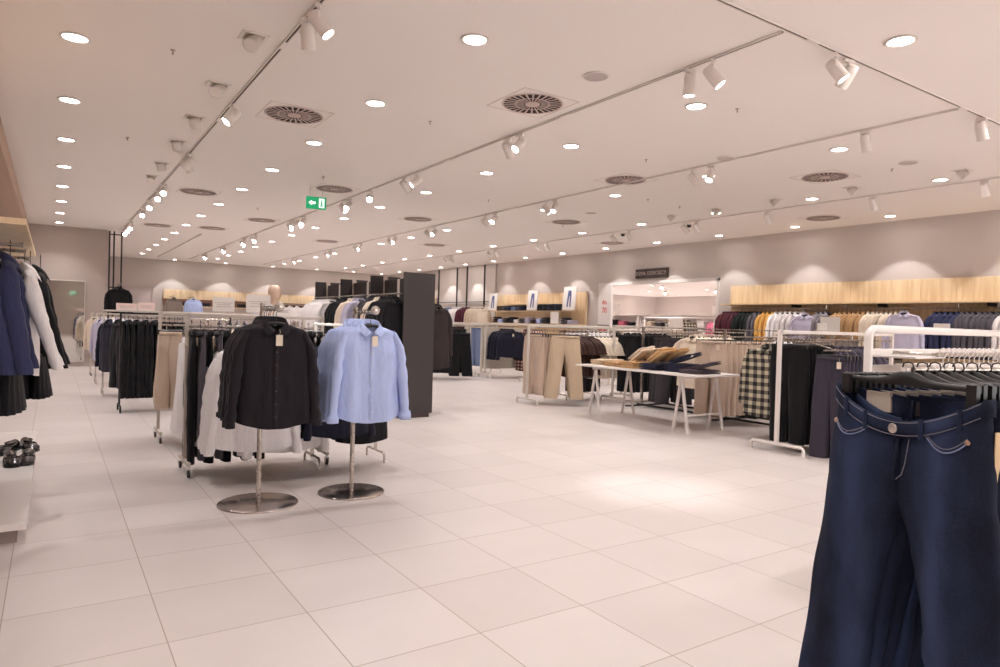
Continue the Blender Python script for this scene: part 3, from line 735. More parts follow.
def shoe(x, y, rz, label, sd=1):
    t = thing('loafer', label, 'shoe', (x, y, .1255), rz)
    m = MB(); rg = []
    prof = [(-.135, .018, .026, .05), (-.13, .030, .034, .062), (-.10, .036, .036, .060), (-.05, .036, .034, .052), (0, .036, .034, .050), (.05, .044, .034, .046), (.10, .048, .028, .036), (.13, .040, .02, .026), (.145, .022, .012, .016)]
    for yy, hw, hh, top in prof:
        rg.append([(hw*math.cos(q)+.004*sd*(yy > 0), -yy, .012+max(0, top*(.5+.5*math.sin(q))) if math.sin(q) > -.3 else .010) for q in [2*PI*k/16 for k in range(16)]])
    m.rings(rg, True, True); m.build('upper', shoe_m, t)
    MB().prism([(-.036, .13), (-.04, .05), (-.038, 0), (-.05, -.07), (-.05, -.11), (-.03, -.145), (0, -.152), (.03, -.145), (.05, -.11), (.05, -.07), (.038, 0), (.04, .05), (.036, .13), (0, .14)][::-1], 0, .012).build('sole', solid('sole_black', (18, 16, 17), .5), t)
    MB().box(-.034, .034, .07, .132, -.0, .02).build('heel', solid('sole_black', (18, 16, 17), .5), t)
    MB().rings([[(a*math.cos(q), .055+b*math.sin(q), z) for q in [2*PI*k/20 for k in range(20)]] for a, b, z in ((.030, .075, .060), (.034, .08, .067), (.026, .068, .066), (.024, .062, .035))]).build('collar', shoe_m, t)
    t.scale = (1.25, 1.25, 1.25)
    MB().tube([(-.045, -.035, .045), (-.02, -.05, .062), (.02, -.05, .062), (.045, -.035, .045)], .006, 6, sy=.5).build('strap', shoe_m, t)
    return t
shoe(-.262, 6.88, .12, 'left shoe of the front pair of black loafers on the white platform')
shoe(-.155, 6.92, -.08, 'right shoe of the front pair of black loafers on the white platform')
shoe(-.31, 7.45, -.3, 'left shoe of the rear pair of black loafers on the white platform')
shoe(-.16, 7.55, .2, 'right shoe of the rear pair of black loafers, close to the platform corner')

# --- mirror, door and dark frame by the left back wall
mi = thing('tall_mirror', 'tall frameless mirror on the back wall at the left, reflecting the store', 'mirror', (.28, 20.63, .10))
MB().box(-.44, .44, -.03, -.002, 0, 2.12, .002).build('edge', wallw, mi)
MB().box(-.42, .42, -.034, -.030, .02, 2.10).build('glass', mirrorm, mi)
struct('wall_front', MB().box(-3, 4.5, -7.1, -6.9, 0, CZ), wallm)
struct('door_1', MB().box(2.35, 2.38, 29.88, 29.95, 0, 2.44).box(3.30, 3.33, 29.88, 29.95, 0, 2.44).box(2.35, 3.33, 29.88, 29.95, 2.40, 2.44).box(2.38, 3.30, 29.92, 29.95, 0, 2.40), solid('door_paint', (206, 196, 194), .6))
dfm = thing('upright_frame', 'tall black metal frame at the end of the left back wall', 'metal frame', (1.2, 19.9, 0))
for px in (0, .10, .27):
    MB().box(px-.018, px+.018, -.02, .02, 0, 3.5, .003).build('post', blackm, dfm)
for z in (2.05, 3.4): MB().box(0, .27, -.015, .015, z, z+.03).build('crossbar', blackm, dfm)
row('jacket', blackb, 3, (1.36, 18.9), (1.38, 19.5), 2.12, 0, 'black jacket hanging high before the tall black frame', 'black jackets at the tall frame', jit=.05, w=.50, L=.62, sl=.5, spread=.04)
face_arm('steel arm holding the black jackets high on the tall frame', 1.37, 19.86, 2.13, 1.1, 180)

# --- C: the run of racks on the left
rackw = solid('rack_beige', (208, 198, 188), .4)
make_rack('clothes_rack', 'white rolling rack nearest the viewer, behind the black shirts', 1.0, 2.22, 6.5, 1.42, 1.32, rackw, .24, .015, True)
make_rack('clothes_rack', 'white rolling rack with beige and white clothes, second from the viewer', 1.0, 2.6, 8.3, 1.43, 1.30, rackw, .24, .015, True)
make_rack('clothes_rack', 'rack with the block of black trousers, third from the viewer', .82, 2.3, 11.0, 1.42, 1.36, blackm, .22, .013, False)
MB_top = thing('rack_shelf', 'pale top shelf over the rack of black trousers', 'shelf', (.62, 11.15, 1.425)); MB().box(0, 2.2, -.16, .16, 0, .025, .002).build('board', rackw, MB_top)
make_rack('clothes_rack', 'rack with dark navy clothes, fourth from the viewer', .74, 2.0, 13.3, 1.40, 1.36, rackw, .22, .014, False)
make_rack('clothes_rack', 'rack with lilac and white shirts, fifth from the viewer', .74, 2.0, 15.6, 1.40, 1.36, rackw, .22, .014, False)
make_rack('clothes_rack', 'rack with cream knitwear, the farthest on the left', .74, 2.0, 17.6, 1.40, 1.36, rackw, .22, .014, True)
row('trousers', black, 5, (1.03, 6.5), (1.62, 6.5), 1.345, W90, 'long black trousers in the row on the nearest white rack', 'black trousers on the nearest rack', first='long black trousers at the left end of the nearest white rack', jit=.1, w=.34, L=1.16, hemw=.17, spread=.02, b0=.035, tagged=True)
row('trousers', greyd, 2, (1.10, 6.45), (1.25, 6.45), 1.345, W90, 'dark grey trousers among the black ones on the nearest rack', 'dark grey trousers, nearest rack', jit=.08, w=.34, L=1.12, hemw=.17, spread=.02, b0=.03, tagged=True)
row('trousers', blackb, 8, (1.66, 6.5), (2.15, 6.5), 1.345, W90, 'black trousers on the nearest rack, hidden behind the black shirts', 'black trousers behind the shirts', jit=.1, w=.34, L=1.08, hemw=.17, spread=.02, b0=.03)
face_arm('low arm before the nearest rack carrying white shirts', 1.42, 6.45, 1.24, .72, 180)
WS = dict(w=.56, L=.86, sl=.80, spread=.09, fwd=.02, b0=.07, r0=.085, r1=.058, flare=.22, collar=False)
row('shirt', whitef, 5, (1.43, 5.82), (1.45, 6.3), 1.24, -.25, 'white shirt hanging low behind the black shirt stand', 'white shirts behind the black ones', first='front white shirt hanging low behind the black shirt stand', jit=.05, **WS)
row('shirt', whitef, 3, (1.72, 5.9), (1.74, 6.25), 1.20, .1, 'white shirt seen between the black and the light blue shirts', 'white shirts in the gap', jit=.05, **WS)
face_arm('low arm carrying the white shirts in the gap', 1.73, 6.45, 1.20, .62, 180)
row('shirt', navyd, 5, (2.14, 5.75), (2.2, 6.25), 1.26, .05, 'dark shirt half hidden behind the light blue shirts', 'dark shirts behind the blue ones', jit=.05, w=.52, L=.80, sl=.72, spread=.06, b0=.07, flare=.12)
row('shirt', black, 3, (2.42, 5.9), (2.44, 6.2), 1.22, .1, 'black shirt whose hem shows under the light blue shirts', 'black shirts under the blue ones', jit=.05, w=.50, L=.86, sl=.5, spread=.03, b0=.07, collar=False, flare=.1)
make_rack('clothes_rack', 'steel rack behind the light blue shirts, its hoop foot showing', 2.1, 2.75, 6.35, 1.36, 1.26, chrome, .22, .012)
face_arm('arm with the dark shirts behind the light blue ones', 2.18, 6.33, 1.26, .65, 180); face_arm('arm with the black shirts under the light blue ones', 2.43, 6.33, 1.22, .5, 180)
row('trousers', beige, 4, (1.07, 7.95), (1.12, 8.5), 1.30, -.45, 'beige trousers on the second white rack', 'beige trousers, second rack', first='front beige trousers at the left end of the second white rack', jit=.08, w=.24, L=.82, hemw=.15, spread=.02, b0=.06, amp=.02)
row('dress', whitef, 3, (1.21, 7.62), (1.24, 7.9), 1.27, -.45, 'long white sleeveless dress hanging on the second white rack', 'white dresses, second rack', jit=.06, w=.24, L=1.05, sl=0, collar=False, flare=.5, b0=.07, hangw=.2)
face_arm('arm with the white dresses on the second rack', 1.24, 8.28, 1.27, .7, 180)
row('shirt', cream, 8, (1.45, 8.3), (2.45, 8.3), 1.31, W90, 'cream blouse on the second white rack', 'cream blouses, second rack', w=.42, L=.7)
row('trousers', black, 14, (.86, 10.95), (1.62, 10.95), 1.36, W90, 'black trousers in the packed row on the third rack', 'black trousers on the third rack', first='black trousers at the left end of the packed row, third rack', jit=.12, w=.40, L=1.07, hemw=.18, spread=.02, b0=.034)
row('jacket', navyd, 6, (.80, 13.2), (1.5, 13.25), 1.36, W90+.5, 'dark navy long jacket on the fourth rack', 'dark navy clothes, fourth rack', w=.48, L=.86, sl=.7, first='front dark navy jacket at the left end of the fourth rack')
row('trousers', black, 5, (.92, 12.8), (1.3, 12.9), 1.30, W90+.4, 'black trousers below the navy jackets on the fourth rack', 'black trousers, fourth rack', w=.36, L=1.05)
row('shirt', lilac, 4, (.80, 15.3), (1.2, 15.5), 1.36, W90+.5, 'lilac shirt on the fifth rack', 'lilac shirts, fifth rack', w=.48, L=.8)
row('shirt', whitef, 3, (.95, 15.2), (1.3, 15.3), 1.36, W90+.5, 'white shirt on the fifth rack', 'white shirts, fifth rack', w=.48, L=.84)
row('sweater', cream, 5, (.80, 17.3), (1.4, 17.5), 1.38, W90+.6, 'cream sweater on the farthest left rack', 'cream sweaters, farthest rack', w=.5, L=.72, sl=.6)
sign_holder(.90, 11.15, 1.45, .26, .10, 0, 'small pinkish sign on the shelf over the black trousers, left one', pinkpaper)
sign_holder(1.16, 11.15, 1.45, .22, .12, 0, 'small pinkish sign on the shelf over the black trousers, right one', pinkpaper)
sign_holder(1.66, 8.3, 1.45, .24, .17, 0, 'white sign on the second rack, left of the mannequin')
sign_holder(2.05, 8.3, 1.45, .28, .22, .0, 'large white sign on the second rack, beside the mannequin')
sign_holder(2.34, 8.3, 1.43, .20, .10, 0, 'low white sign before the large one beside the mannequin')

# mannequin
mq = thing('mannequin', 'beige egg-headed mannequin in a white shirt, behind the left racks', 'mannequin', (2.75, 10.2, 0), .4)
skin = solid('mannequin_skin', (216, 188, 166), .45)
mq_r = [(1.885, .012, .012, 0), (1.88, .04, .045, 0), (1.86, .066, .078, 0), (1.82, .084, .096, 0), (1.77, .086, .098, -.004), (1.72, .076, .088, -.008), (1.68, .058, .068, -.012), (1.655, .05, .052, 0), (1.61, .05, .052, .01), (1.575, .07, .06, .01), (1.55, .13, .075, .01), (1.52, .19, .085, .01), (1.46, .20, .10, .0), (1.35, .175, .115, 0), (1.2, .145, .10, 0), (1.1, .14, .10, 0), (1.0, .165, .11, 0), (.93, .172, .115, 0), (.85, .165, .11, 0)]
m = MB().rings([ring(0, cy, z, a, b, 24, None, 2.2) for z, a, b, cy in mq_r][::-1], True, True)
for sd in (-1, 1):
    m.rings([ring(sd*.085, 0, z, a, b, 16, None, 2.1) for z, a, b in ((.05, .04, .05), (.12, .038, .042), (.35, .055, .06), (.5, .05, .055), (.7, .075, .08), (.9, .085, .09))], True, True)
    m.rings([ring(sd*(.045+.04), -.04, z, .045, l, 12) for z, l in ((0.012, .11), (.03, .11), (.06, .07))], True, True)
    m.rings([ring(sd*x, y, z, a, a*1.05, 12, None, 2) for x, y, z, a in ((.27, -.1, .80, .02), (.27, -.08, .86, .035), (.27, -.05, .93, .03), (.26, -.02, 1.1, .038), (.24, 0, 1.25, .042), (.215, 0, 1.42, .05), (.19, 0, 1.5, .05))], True, True)
m.build('body', skin, mq)
sh, _f = torso(.43, .68, .13, .1, .5, .03, 5, .01, 32)
for sd in (-1, 1): sleeve(sh, sd, .43, .58, .05, .04, .07, .05, 4)
sh.build('shirt', whitef, mq, (0, 0, 1.60)); collar_mesh(.075, .07).build('shirt_collar', whitef, mq, (0, 0, 1.60))
MB().lathe([(.16, 0), (.16, .012), (0, .012)], n=24).build('base', chrome, mq)

# --- D: the two shirt stands
def shirt_stand(x, y, rbase, label, armdir, arm=.55):
    t = thing('shirt_stand', label, 'display stand', (x, y, 0))
    MB().lathe([(rbase, 0), (rbase, .008), (rbase-.006, .012), (.03, .016), (.0, .016)], n=56).build('base', steel_dark, t)
    MB().lathe([(.018, .014), (.018, 1.50), (.012, 1.51)], n=16).build('post', chrome, t)
    MB().tube([(0, 0, 1.46), (armdir*arm, -arm, 1.46)], .011, 8).tube([(0, 0, 1.35), (armdir*arm*.8, -arm*.8, 1.35)], .006, 6).build('arm', chrome, t)
    MB().lathe([(0, -.008), (.030, -.008), (.034, -.002), (.034, .004), (.028, .010), (0, .010)], n=24).build('arm_disc', chrome, t, (armdir*arm, -arm-.004, 1.475), (PI/2, 0, 0))
    return t
shirt_stand(1.315, 5.20, .29, 'round-based steel stand carrying the black shirts', -.05)
shirt_stand(2.05, 5.20, .265, 'round-based steel stand carrying the light blue shirts', -.12)
def shirt(mat, x, y, zr, rz, label, group, seed, tagged, full=True):
    return make_top('shirt', mat, w=.47, L=.735, sl=.60, spread=.062, fwd=.03, b0=.046 if tagged else .034, seed=seed, full=full, amp=.022 if tagged else .012, tagged=tagged, label=label, loc=(x, y, zr), rz=rz, group=group, hem=.045, flare=.07, r0=.062, r1=.046)
blk_s = fabric('black_shirt', (31, 27, 33), .8, .6, .08)
for i, (dx, dy) in enumerate(((0, 0), (.005, .09), (.0, .16), (.015, .23), (.02, .30), (.03, .37))):
    shirt(blk_s, 1.293+dx*.5, 4.74+dy, 1.468, -.10+(-.02, .06, -.05, .04, 0, .03)[i], 'black shirt at the front of its stand, with a hang tag' if i == 0 else 'black shirt on the stand behind the front one', 'black shirts on the stand', i+1, i == 0, i < 2)
for i, (dx, dy) in enumerate(((0, 0), (.004, .09), (.01, .16), (.01, .23), (.02, .30), (.02, .37))):
    shirt(lightblue, 1.99+dx*.5, 4.74+dy, 1.468, -.04+(0, -.05, .06, -.06, .03, 0)[i], 'light blue shirt at the front of its stand, with a hang tag' if i == 0 else 'light blue shirt on the stand behind the front one', 'light blue shirts on the stand', i+11, i == 0, i < 2)

# --- E: the dark freestanding wardrobe wall
tw = thing('wardrobe_unit', 'tall dark freestanding wardrobe unit in the middle, open bays on both sides', 'wardrobe', (4.2, 8.82, 0))
MB().box(0, .50, 0, .035, .06, 2.11, .001).build('end_panel', tower_m, tw)
MB().box(.02, .46, .02, 3.9, 0, .06).build('plinth', solid('plinth_brown', (70, 52, 48), .6), tw)
MB().box(0, .5, .035, 3.95, .06, .10).build('base_board', tower_m, tw)
for y in (1.23, 2.57, 3.92):
    MB().box(0, .21, y-.015, y+.015, .10, 2.11).build('divider', tower_m, tw); MB().box(.29, .50, y-.015, y+.015, .10, 2.11).build('divider', tower_m, tw)
    MB().box(.21, .29, y-.014, y+.014, .10, 2.09).build('centre_post', solid('pale_post', (196, 184, 172), .6), tw)
for y0 in (.035, 1.245, 2.585):
    y1 = y0+1.2+(.12 if y0 > .1 else 0)
    MB().box(.235, .265, y0+.28, y0+.62, .10, 2.05).build('back_panel', tower_m, tw)
    MB().box(.235, .265, y0+.72, y1-.02, .10, 2.05).build('back_panel', tower_m, tw)
    MB().box(.24, .26, y0+.62, y0+.72, .10, 2.05).build('light_strip', wallw, tw)
    MB().box(.24, .26, y0+.0, y0+.28, .10, 2.05).build('light_panel', beige, tw)
    for x in (-.05, .55):
        MB().tube([(x, y0+.1, 1.80), (x, y1-.1, 1.80)], .012, 8).tube([(x, y0+.12, 1.80), (.235 if x < .2 else .265, y0+.12, 1.80)], .009, 6).tube([(x, y1-.12, 1.80), (.235 if x < .2 else .265, y1-.12, 1.80)], .009, 6).build('rail', chrome, tw)
TJ = dict(w=.46, L=.82, sl=.66, b0=.05)
X1 = 4.13; Z1 = 1.82
def bay(items, y0, y1, x=X1, z=Z1, rz=0, tail=''):
    n = sum(c for _, _, c, _ in items); i = 0; out = []
    for kind, mat, c, nm in items:
        s = y0+(y1-y0)*i/n; e = y0+(y1-y0)*(i+c-1)/n
        row(kind, mat, c, (x, s), (x, e), z, rz, '%s %s' % (nm, tail), '%s %s' % (nm, tail), jit=.06, **TJ)
        i += c
bay([('coat', black, 5, 'black coat'), ('jacket', cream, 2, 'cream jacket'), ('jacket', char, 3, 'charcoal jacket')], 8.95, 9.95, tail='in the nearest bay of the dark wardrobe unit')
bay([('shirt', lilac, 2, 'pale patterned shirt'), ('jacket', cream, 2, 'pale jacket'), ('jacket', black, 4, 'black jacket')], 10.25, 11.3, tail='in the middle bay of the dark wardrobe unit')
bay([('shirt', whitef, 9, 'long white shirt')], 11.6, 12.6, tail='in the farthest bay of the dark wardrobe unit')
row('coat', fabric('espresso', (52, 44, 44)), 4, (4.83, 9.0), (4.83, 9.5), 1.74, 0, 'dark brown coat on the right side of the dark wardrobe unit', 'brown coats right of the wardrobe', jit=.05, w=.44, L=.95, sl=.66, spread=.03)
# ------------------------------------------------------------------ far wall on the left half (Y = 29.9)
def wood_wall(name, label, x0, x1, y, z0, z1, facing, step=.62, shelf=None, group=None):
    """slatted pale wood panel; facing 'y' hangs on the far wall, 'x' on the right wall"""
    L = abs(x1-x0); t = thing(name, label, 'wall panel', (x0, y, z0) if facing == 'y' else (y, x0, z0), 0 if facing == 'y' else PI/2, group)
    n = max(1, round(L/step)); s = L/n; w = wood()
    for i in range(n): MB().box(i*s+.003, (i+1)*s-.003, -.0, .045, 0, z1-z0, .003).build('panel', w, t)
    return t
wood_wall('wood_panel', 'pale wood panel on the far wall, left half of the store', 3.7, 9.9, 29.86, 2.05, 2.42, 'y', .6)
t = thing('display_shelf', 'shelf with dark folded clothes under the far wood panel', 'shelf', (3.7, 29.55, 1.75)); MB().box(0, 6.2, 0, .38, 0, .03).build('board', wood(), t); MB().box(0, 6.2, .30, .34, .03, .30).build('back_board', solid('shelf_brown', (120, 84, 66), .7), t)
def folded(name, label, x, y, z, w, d, h, mat, rz=0, group=None, tilt=0, n=3, seed=1):
    """a folded garment: rounded layers doubled over each other"""
    r = random.Random(seed); t = MB(); lh = h/n
    for i in range(n):
        ww = w/2*(1-.03*r.random()); dd = d/2*(1-.05*r.random()); c = i*lh+lh/2; ox = r.uniform(-.01, .01)
        rg = []
        for k in range(9):
            u = -1+2*k/8; hh = lh*.52*(1-.25*abs(u)**6)
            rg.append([(ox+ww*u, dd*math.copysign(abs(math.cos(q))**.45, math.cos(q)), c+hh*math.copysign(abs(math.sin(q))**.8, math.sin(q))+.004*math.sin(5*u+i+seed)) for q in [2*PI*j/16 for j in range(16)]])
        t.rings(rg, True, True)
    o = t.build(name, mat, None, (x, y, z+.001), (tilt, 0, rz)); return tag(o, label, 'folded clothes', group)
cols = [black, greyd, navyd, brown, grey, black, darkjean, char]
for i in range(12):
    folded('folded_sweater', 'small stack of dark folded clothes on the far shelf', 4.3+i*.47, 29.68, 1.78, .34, .24, .14, cols[i % 8], 0, 'folded clothes on the far shelf', n=3, seed=i)
for x, m, lb in ((3.9, taupe, 'grey-brown shirt facing out on the far wall, leftmost'), (4.6, lightblue, 'light blue shirt facing out on the far wall beside the grey-brown one'), (7.2, lilac, 'pale lilac shirt facing out on the far wall behind the signs')):
    make_top('shirt', m, w=.56, L=.7, sl=.6, label=lb, cat='shirt', loc=(x, 28.6, 2.14), b0=.1)
    face_arm('arm holding a face-out shirt on the far wall', x, 29.88, 2.14, 1.4, 180, 'far wall arms')
row('shirt', whitef, 4, (8.6, 29.4), (9.6, 29.4), 2.0, 0.3, 'white shirt on the far wall near the dark wardrobe unit', 'white shirts, far wall', w=.5, L=.6)
t = thing('hanging_rail', 'rail with white shirts on the far wall', 'rail', (8.4, 29.4, 2.0)); MB().tube([(0, 0, -.014), (1.4, 0, -.014)], .012, 8).tube([(.05, 0, -.014), (.05, .5, -.014)], .01, 6).tube([(1.35, 0, -.014), (1.35, .5, -.014)], .01, 6).build('rod', chrome, t)
make_rack('clothes_rack', 'far rack seen behind the sign and mannequin, with grey clothes', 4.2, 6.4, 22.0, 1.4, 1.34, rackw, .25, .02)
row('shirt', grey, 9, (4.3, 22), (6.3, 22), 1.34, W90, 'grey top on the far rack behind the mannequin', 'grey tops, far rack', w=.46, L=.7)

# ------------------------------------------------------------------ right wall, from far to near
# panelled section with black uprights
pn = thing('mesh_panel_display', 'tall white mesh wall panels between black uprights at the far right', 'wall panels', (XR-.10, 20.4, 0))
for y0, y1 in ((.12, .78), (.84, 2.04), (2.12, 2.81), (2.90, 4.32)):
    MB().box(.03, .06, y0, y1, .1, CZ-.02).build('mesh_panel', solid('mesh_white', (222, 214, 208), .7, 0, .25, 60), pn)
for y in (.81, 2.08, 2.85, 4.36): MB().box(0, .07, y-.03, y+.03, .0, CZ-.01).build('upright', blackm, pn)
MB().box(-.02, .0, .1, 4.36, 2.20, 2.225).build('crossbar', blackm, pn)
wr = thing('hanging_rail', 'chrome rail with coloured jackets on the far panelled wall', 'rail', (13.05, 20.6, 2.06)); MB().tube([(0, 0, -.014), (0, 4.1, -.014)], .013, 8).tube([(0, .1, -.014), (.30, .1, -.014)], .01, 6).tube([(0, 4.0, -.014), (.30, 4.0, -.014)], .01, 6).build('rod', chrome, wr)
WJ = dict(w=.50, L=.80, sl=.6, b0=.07)
for m, n, a, b, c in ((cream, 5, 20.8, 21.5, 'cream jacket'), (wine, 4, 21.7, 22.2, 'wine red jacket'), (whitef, 4, 22.4, 22.9, 'white jacket'), (bluejean, 3, 23.1, 23.5, 'blue denim jacket'), (cream, 5, 23.7, 24.5, 'pale jacket')):
    row('jacket', m, n, (13.05, a), (13.05, b), 2.06, -.6, '%s on the far panelled wall%s' % (c, '' if c != 'pale jacket' else ', farthest group'), c+'s far wall', **WJ)
wood_wall('wood_panel', 'pale wood panel on the right wall beyond the black uprights', 25.0, 28.5, 13.40, 1.7, 2.45, 'x')
# wood unit with three posters
wu = thing('shelf_unit', 'pale wood wall unit with shelf, between the black uprights and the white column', 'shelf unit', (13.42, 15.45, 0), 0)
w_ = wood()
for i in range(8):
    MB().box(-.05, 0, i*.62+.003, (i+1)*.62-.003, 1.0, 2.44, .002).build('back_panel', w_, wu)
MB().box(-.09, -.05, 0, .03, .9, 2.44).build('side_panel', w_, wu)
MB().box(-.34, -.05, .35, 4.96, 1.84, 1.87).build('shelf', w_, wu); MB().box(-.30, -.05, .8, 4.3, 2.07, 2.10).build('shelf', w_, wu)
MB().box(-.34, -.05, 0, 4.96, 1.42, 1.45).build('shelf', w_, wu)
MB().box(-.36, -.05, 0, 4.96, 1.0, 1.03).build('shelf', w_, wu)
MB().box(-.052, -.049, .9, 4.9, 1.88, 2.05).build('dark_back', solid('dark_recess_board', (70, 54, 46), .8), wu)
def poster(y, z, h, label):
    t = thing('framed_poster', label, 'poster', (13.05, y, z), 0); t.rotation_euler = (0, math.radians(6), 0)
    w = h*.84
    MB().box(-.012, .006, -w/2, w/2, 0, h, .002).build('frame', white_gloss, t)
    MB().box(-.015, -.012, -w/2+.025, w/2-.025, .025, h-.025).build('print', paper, t)
    m = MB()
    m.prism([(-.07, .84*h), (.07, .84*h), (.085, .66*h), (.095, .14*h), (.035, .14*h), (.008, .6*h), (-.018, .6*h), (-.042, .14*h), (-.1, .14*h), (-.088, .66*h)], -.018, -.015, 'x')
    m.build('picture', solid('poster_denim', (96, 108, 150), .7), t)
    MB().box(-.001+.012, .03, -.02, .02, 0, h*.7).build('easel_leg', white_gloss, t)
poster(20.15, 1.875, .62, 'white poster of blue jeans on the wood unit, leftmost of three')
poster(17.78, 1.875, .66, 'white poster of blue jeans on the wood unit, middle of three')
poster(15.9, 1.875, .72, 'white poster of blue jeans on the wood unit, nearest the white column')
for i in range(7): folded('folded_jeans', 'pile of dark folded jeans on the upper shelf between the posters', 13.18, 16.35+i*.17+(i > 3)*.0, 1.871, .30, .15, .20, [black, darkjean][i % 2], 0, 'folded jeans between the posters', n=4, seed=i)
for i in range(5): folded('folded_jeans', 'pile of folded jeans on the upper shelf between the first two posters', 13.18, 18.3+i*.28, 1.871, .30, .2, .12+.02*(i % 2), [darkjean, greyd, bluejean][i % 3], 0, 'folded jeans left posters', n=3, seed=i)
for i in range(14): folded('folded_shirt', 'pile of folded clothes on the lower shelf of the wood unit', 13.2, 15.85+i*.32, 1.451, .26, .24, .12+.04*((i*5) % 3), [lilac, greyd, whitef, navyd, char, lightblue, brown][i % 7], 0, 'folded clothes lower shelf', n=3, seed=i+3)
MB_s = thing('shelf_sign', 'small white sign standing on the wood unit under the posters', 'sign', (13.04, 16.55, 1.62)); MB().box(-.004, .004, -.2, .2, -.16, .2, .001).build('card', paper, MB_s)

# long wood fixture with the clothes rail
lf = thing('shelf_unit', 'long pale wood fixture with clothes rail on the right wall', 'shelf unit', (13.44, -.5, 0), 0)
n = 18
for i in range(n): MB().box(-.06, 0, i*.6+.002, (i+1)*.6-.002, 2.02, 2.45, .002).build('panel', w_, lf)
for i in range(n): MB().box(-.03, 0, i*.6+.002, (i+1)*.6-.002, .2, 2.0).build('back_panel', wood('ash_wood_low', (226, 198, 158), (208, 174, 132)), lf)
MB().box(-.42, 0, 0, 10.8, 1.99, 2.02).build('shelf', w_, lf)
for a, b in ((.2, 2.5), (2.8, 5.3), (5.8, 7.9), (8.2, 10.5)):
    MB().tube([(-.34, a, 1.90), (-.34, b, 1.90)], .012, 8).tube([(-.34, a+.05, 1.90), (-.34, a+.05, 1.99)], .008, 6).tube([(-.34, b-.05, 1.90), (-.34, b-.05, 1.99)], .008, 6).build('rail', chrome, lf)
for i in range(0, n, 3): MB().box(-.36, -.03, i*.6-.012, i*.6+.012, 1.93, 1.99).build('bracket', blackm, lf)
KW = dict(w=.46, L=.78, sl=.6, b0=.045)
seq = [('sweater', wine, 5, 10.2, 9.85, 'wine red sweater'), ('jacket', forest, 4, 9.75, 9.42, 'dark green jacket'), ('jacket', greyd, 2, 9.36, 9.24, 'dark grey jacket'), ('sweater', mustard, 3, 9.14, 8.92, 'mustard sweater'), ('shirt', whitef, 6, 8.84, 8.25, 'white shirt'),
       ('shirt', grey, 3, 7.9, 7.7, 'grey shirt'), ('shirt', tan, 7, 7.5, 6.95, 'tan shirt'), ('sweater', cream, 8, 6.85, 6.25, 'cream sweater'),
       ('shirt', navy, 5, 5.68, 5.32, 'navy shirt'), ('shirt', greyd, 7, 5.25, 4.72, 'dark grey shirt'), ('shirt', whitef, 9, 4.62, 3.92, 'white shirt right part'), ('shirt', char, 5, 3.85, 3.45, 'charcoal shirt')]
for k, m, c, a, b, nm in seq:
    nn = 'white shirt' if nm.startswith('white') else nm
    where = 'at the right end of' if nm.endswith('part') else 'on'
    row(k, m, c, (13.1, a), (13.1, b), 1.90, -.25, '%s %s the right wall rail under the pale wood' % (nn, where), nm+'s right wall', jit=.08, **KW)
make_top('shirt', lilac, w=.52, L=.74, sl=.62, label='pale lilac shirt facing out under the wood panels on the right wall', loc=(12.85, 8.05, 1.86), rz=W90+.3, b0=.07)
make_top('shirt', lilac, w=.56, L=.74, sl=.62, label='pale blue-grey shirt facing out at the right, above the white tube rack', loc=(12.7, 6.05, 1.90), rz=W90+.1, b0=.07)
face_arm('arm with the face-out lilac shirt on the right wall', 13.41, 8.05, 1.86, .62, -90); face_arm('arm with the face-out pale shirt near the tube rack', 13.41, 6.05, 1.90, .76, -90)
t = thing('shelf_sign', 'white price sign before the grey and tan shirts on the right wall', 'sign', (12.75, 7.45, 1.50)); MB().box(-.004, .004, -.2, .2, -.12, .22, .001).build('card', paper, t)
t = thing('shelf_sign', 'small white sign before the navy shirts on the right wall', 'sign', (12.75, 5.45, 1.52)); MB().box(-.004, .004, -.13, .13, -.1, .1, .001).build('card', paper, t)
row('trousers', beige, 8, (13.1, 9.6), (13.1, 8.6), 1.02, -.25, 'beige trousers on the low rail of the right wall', 'beige trousers right wall', w=.4, L=.9)
row('trousers', taupe, 8, (13.1, 7.6), (13.1, 6.4), 1.02, -.25, 'taupe trousers on the low rail of the right wall', 'taupe trousers right wall', w=.4, L=.9)

# ------------------------------------------------------------------ next room, seen through the opening
sh_ = thing('shelf_unit', 'white shelving with clothes in the next room', 'shelf unit', (19.0, 14.5, 0))
for y in (0, 2.2, 4.4, 6.6): MB().box(0, .06, y-.03, y+.03, 0, 1.92).build('upright', white, sh_)
for z in (.5, 1.0, 1.36, 1.88): MB().box(0, .45, 0, 6.6, z, z+.04).build('shelf', white, sh_)
MB().box(.40, .44, 0, 6.6, 1.36, 1.88).build('back_panel', wallw, sh_)
pm = [black, pink, whitef, wine, pink, plaid_bw, greyd, cream, whitef, navyd, pink, black]
for i in range(12): folded('folded_clothes', 'small pile of clothes on the white shelving in the next room', 19.2, 14.9+i*.5, 1.401, .3, .34, .22+.05*((i*7) % 3), pm[i], 0, 'piles in the next room', n=4, seed=i)
for y, z, w, h, lb in ((20.2, 1.93, .36, .42, 'white sign on top of the next room shelving, left'), (15.3, 1.93, .3, .3, 'white sign on top of the next room shelving, right'), ):
    t = thing('shelf_sign', lb, 'sign', (19.1, y, z)); MB().box(-.004, .004, -w/2, w/2, 0, h, .001).build('card', paper, t); MB().box(-.03, .03, -w/4, w/4, 0, .01).build('holder', acrylic, t)
for y, lb in ((13.2, 'white sign low before the opening, right one'), (14.9, 'white sign low before the opening, left one')):
    t = thing('floor_sign', lb, 'sign', (16.0, y-.6, 0)); MB().box(-.004, .004, -.28, .28, 1.36, 1.72, .001).build('card', paper, t); MB().tube([(0, 0, 0), (0, 0, 1.36)], .012, 8).lathe([(.16, 0), (.16, .012), (0, .014)]).build('stand', white, t)
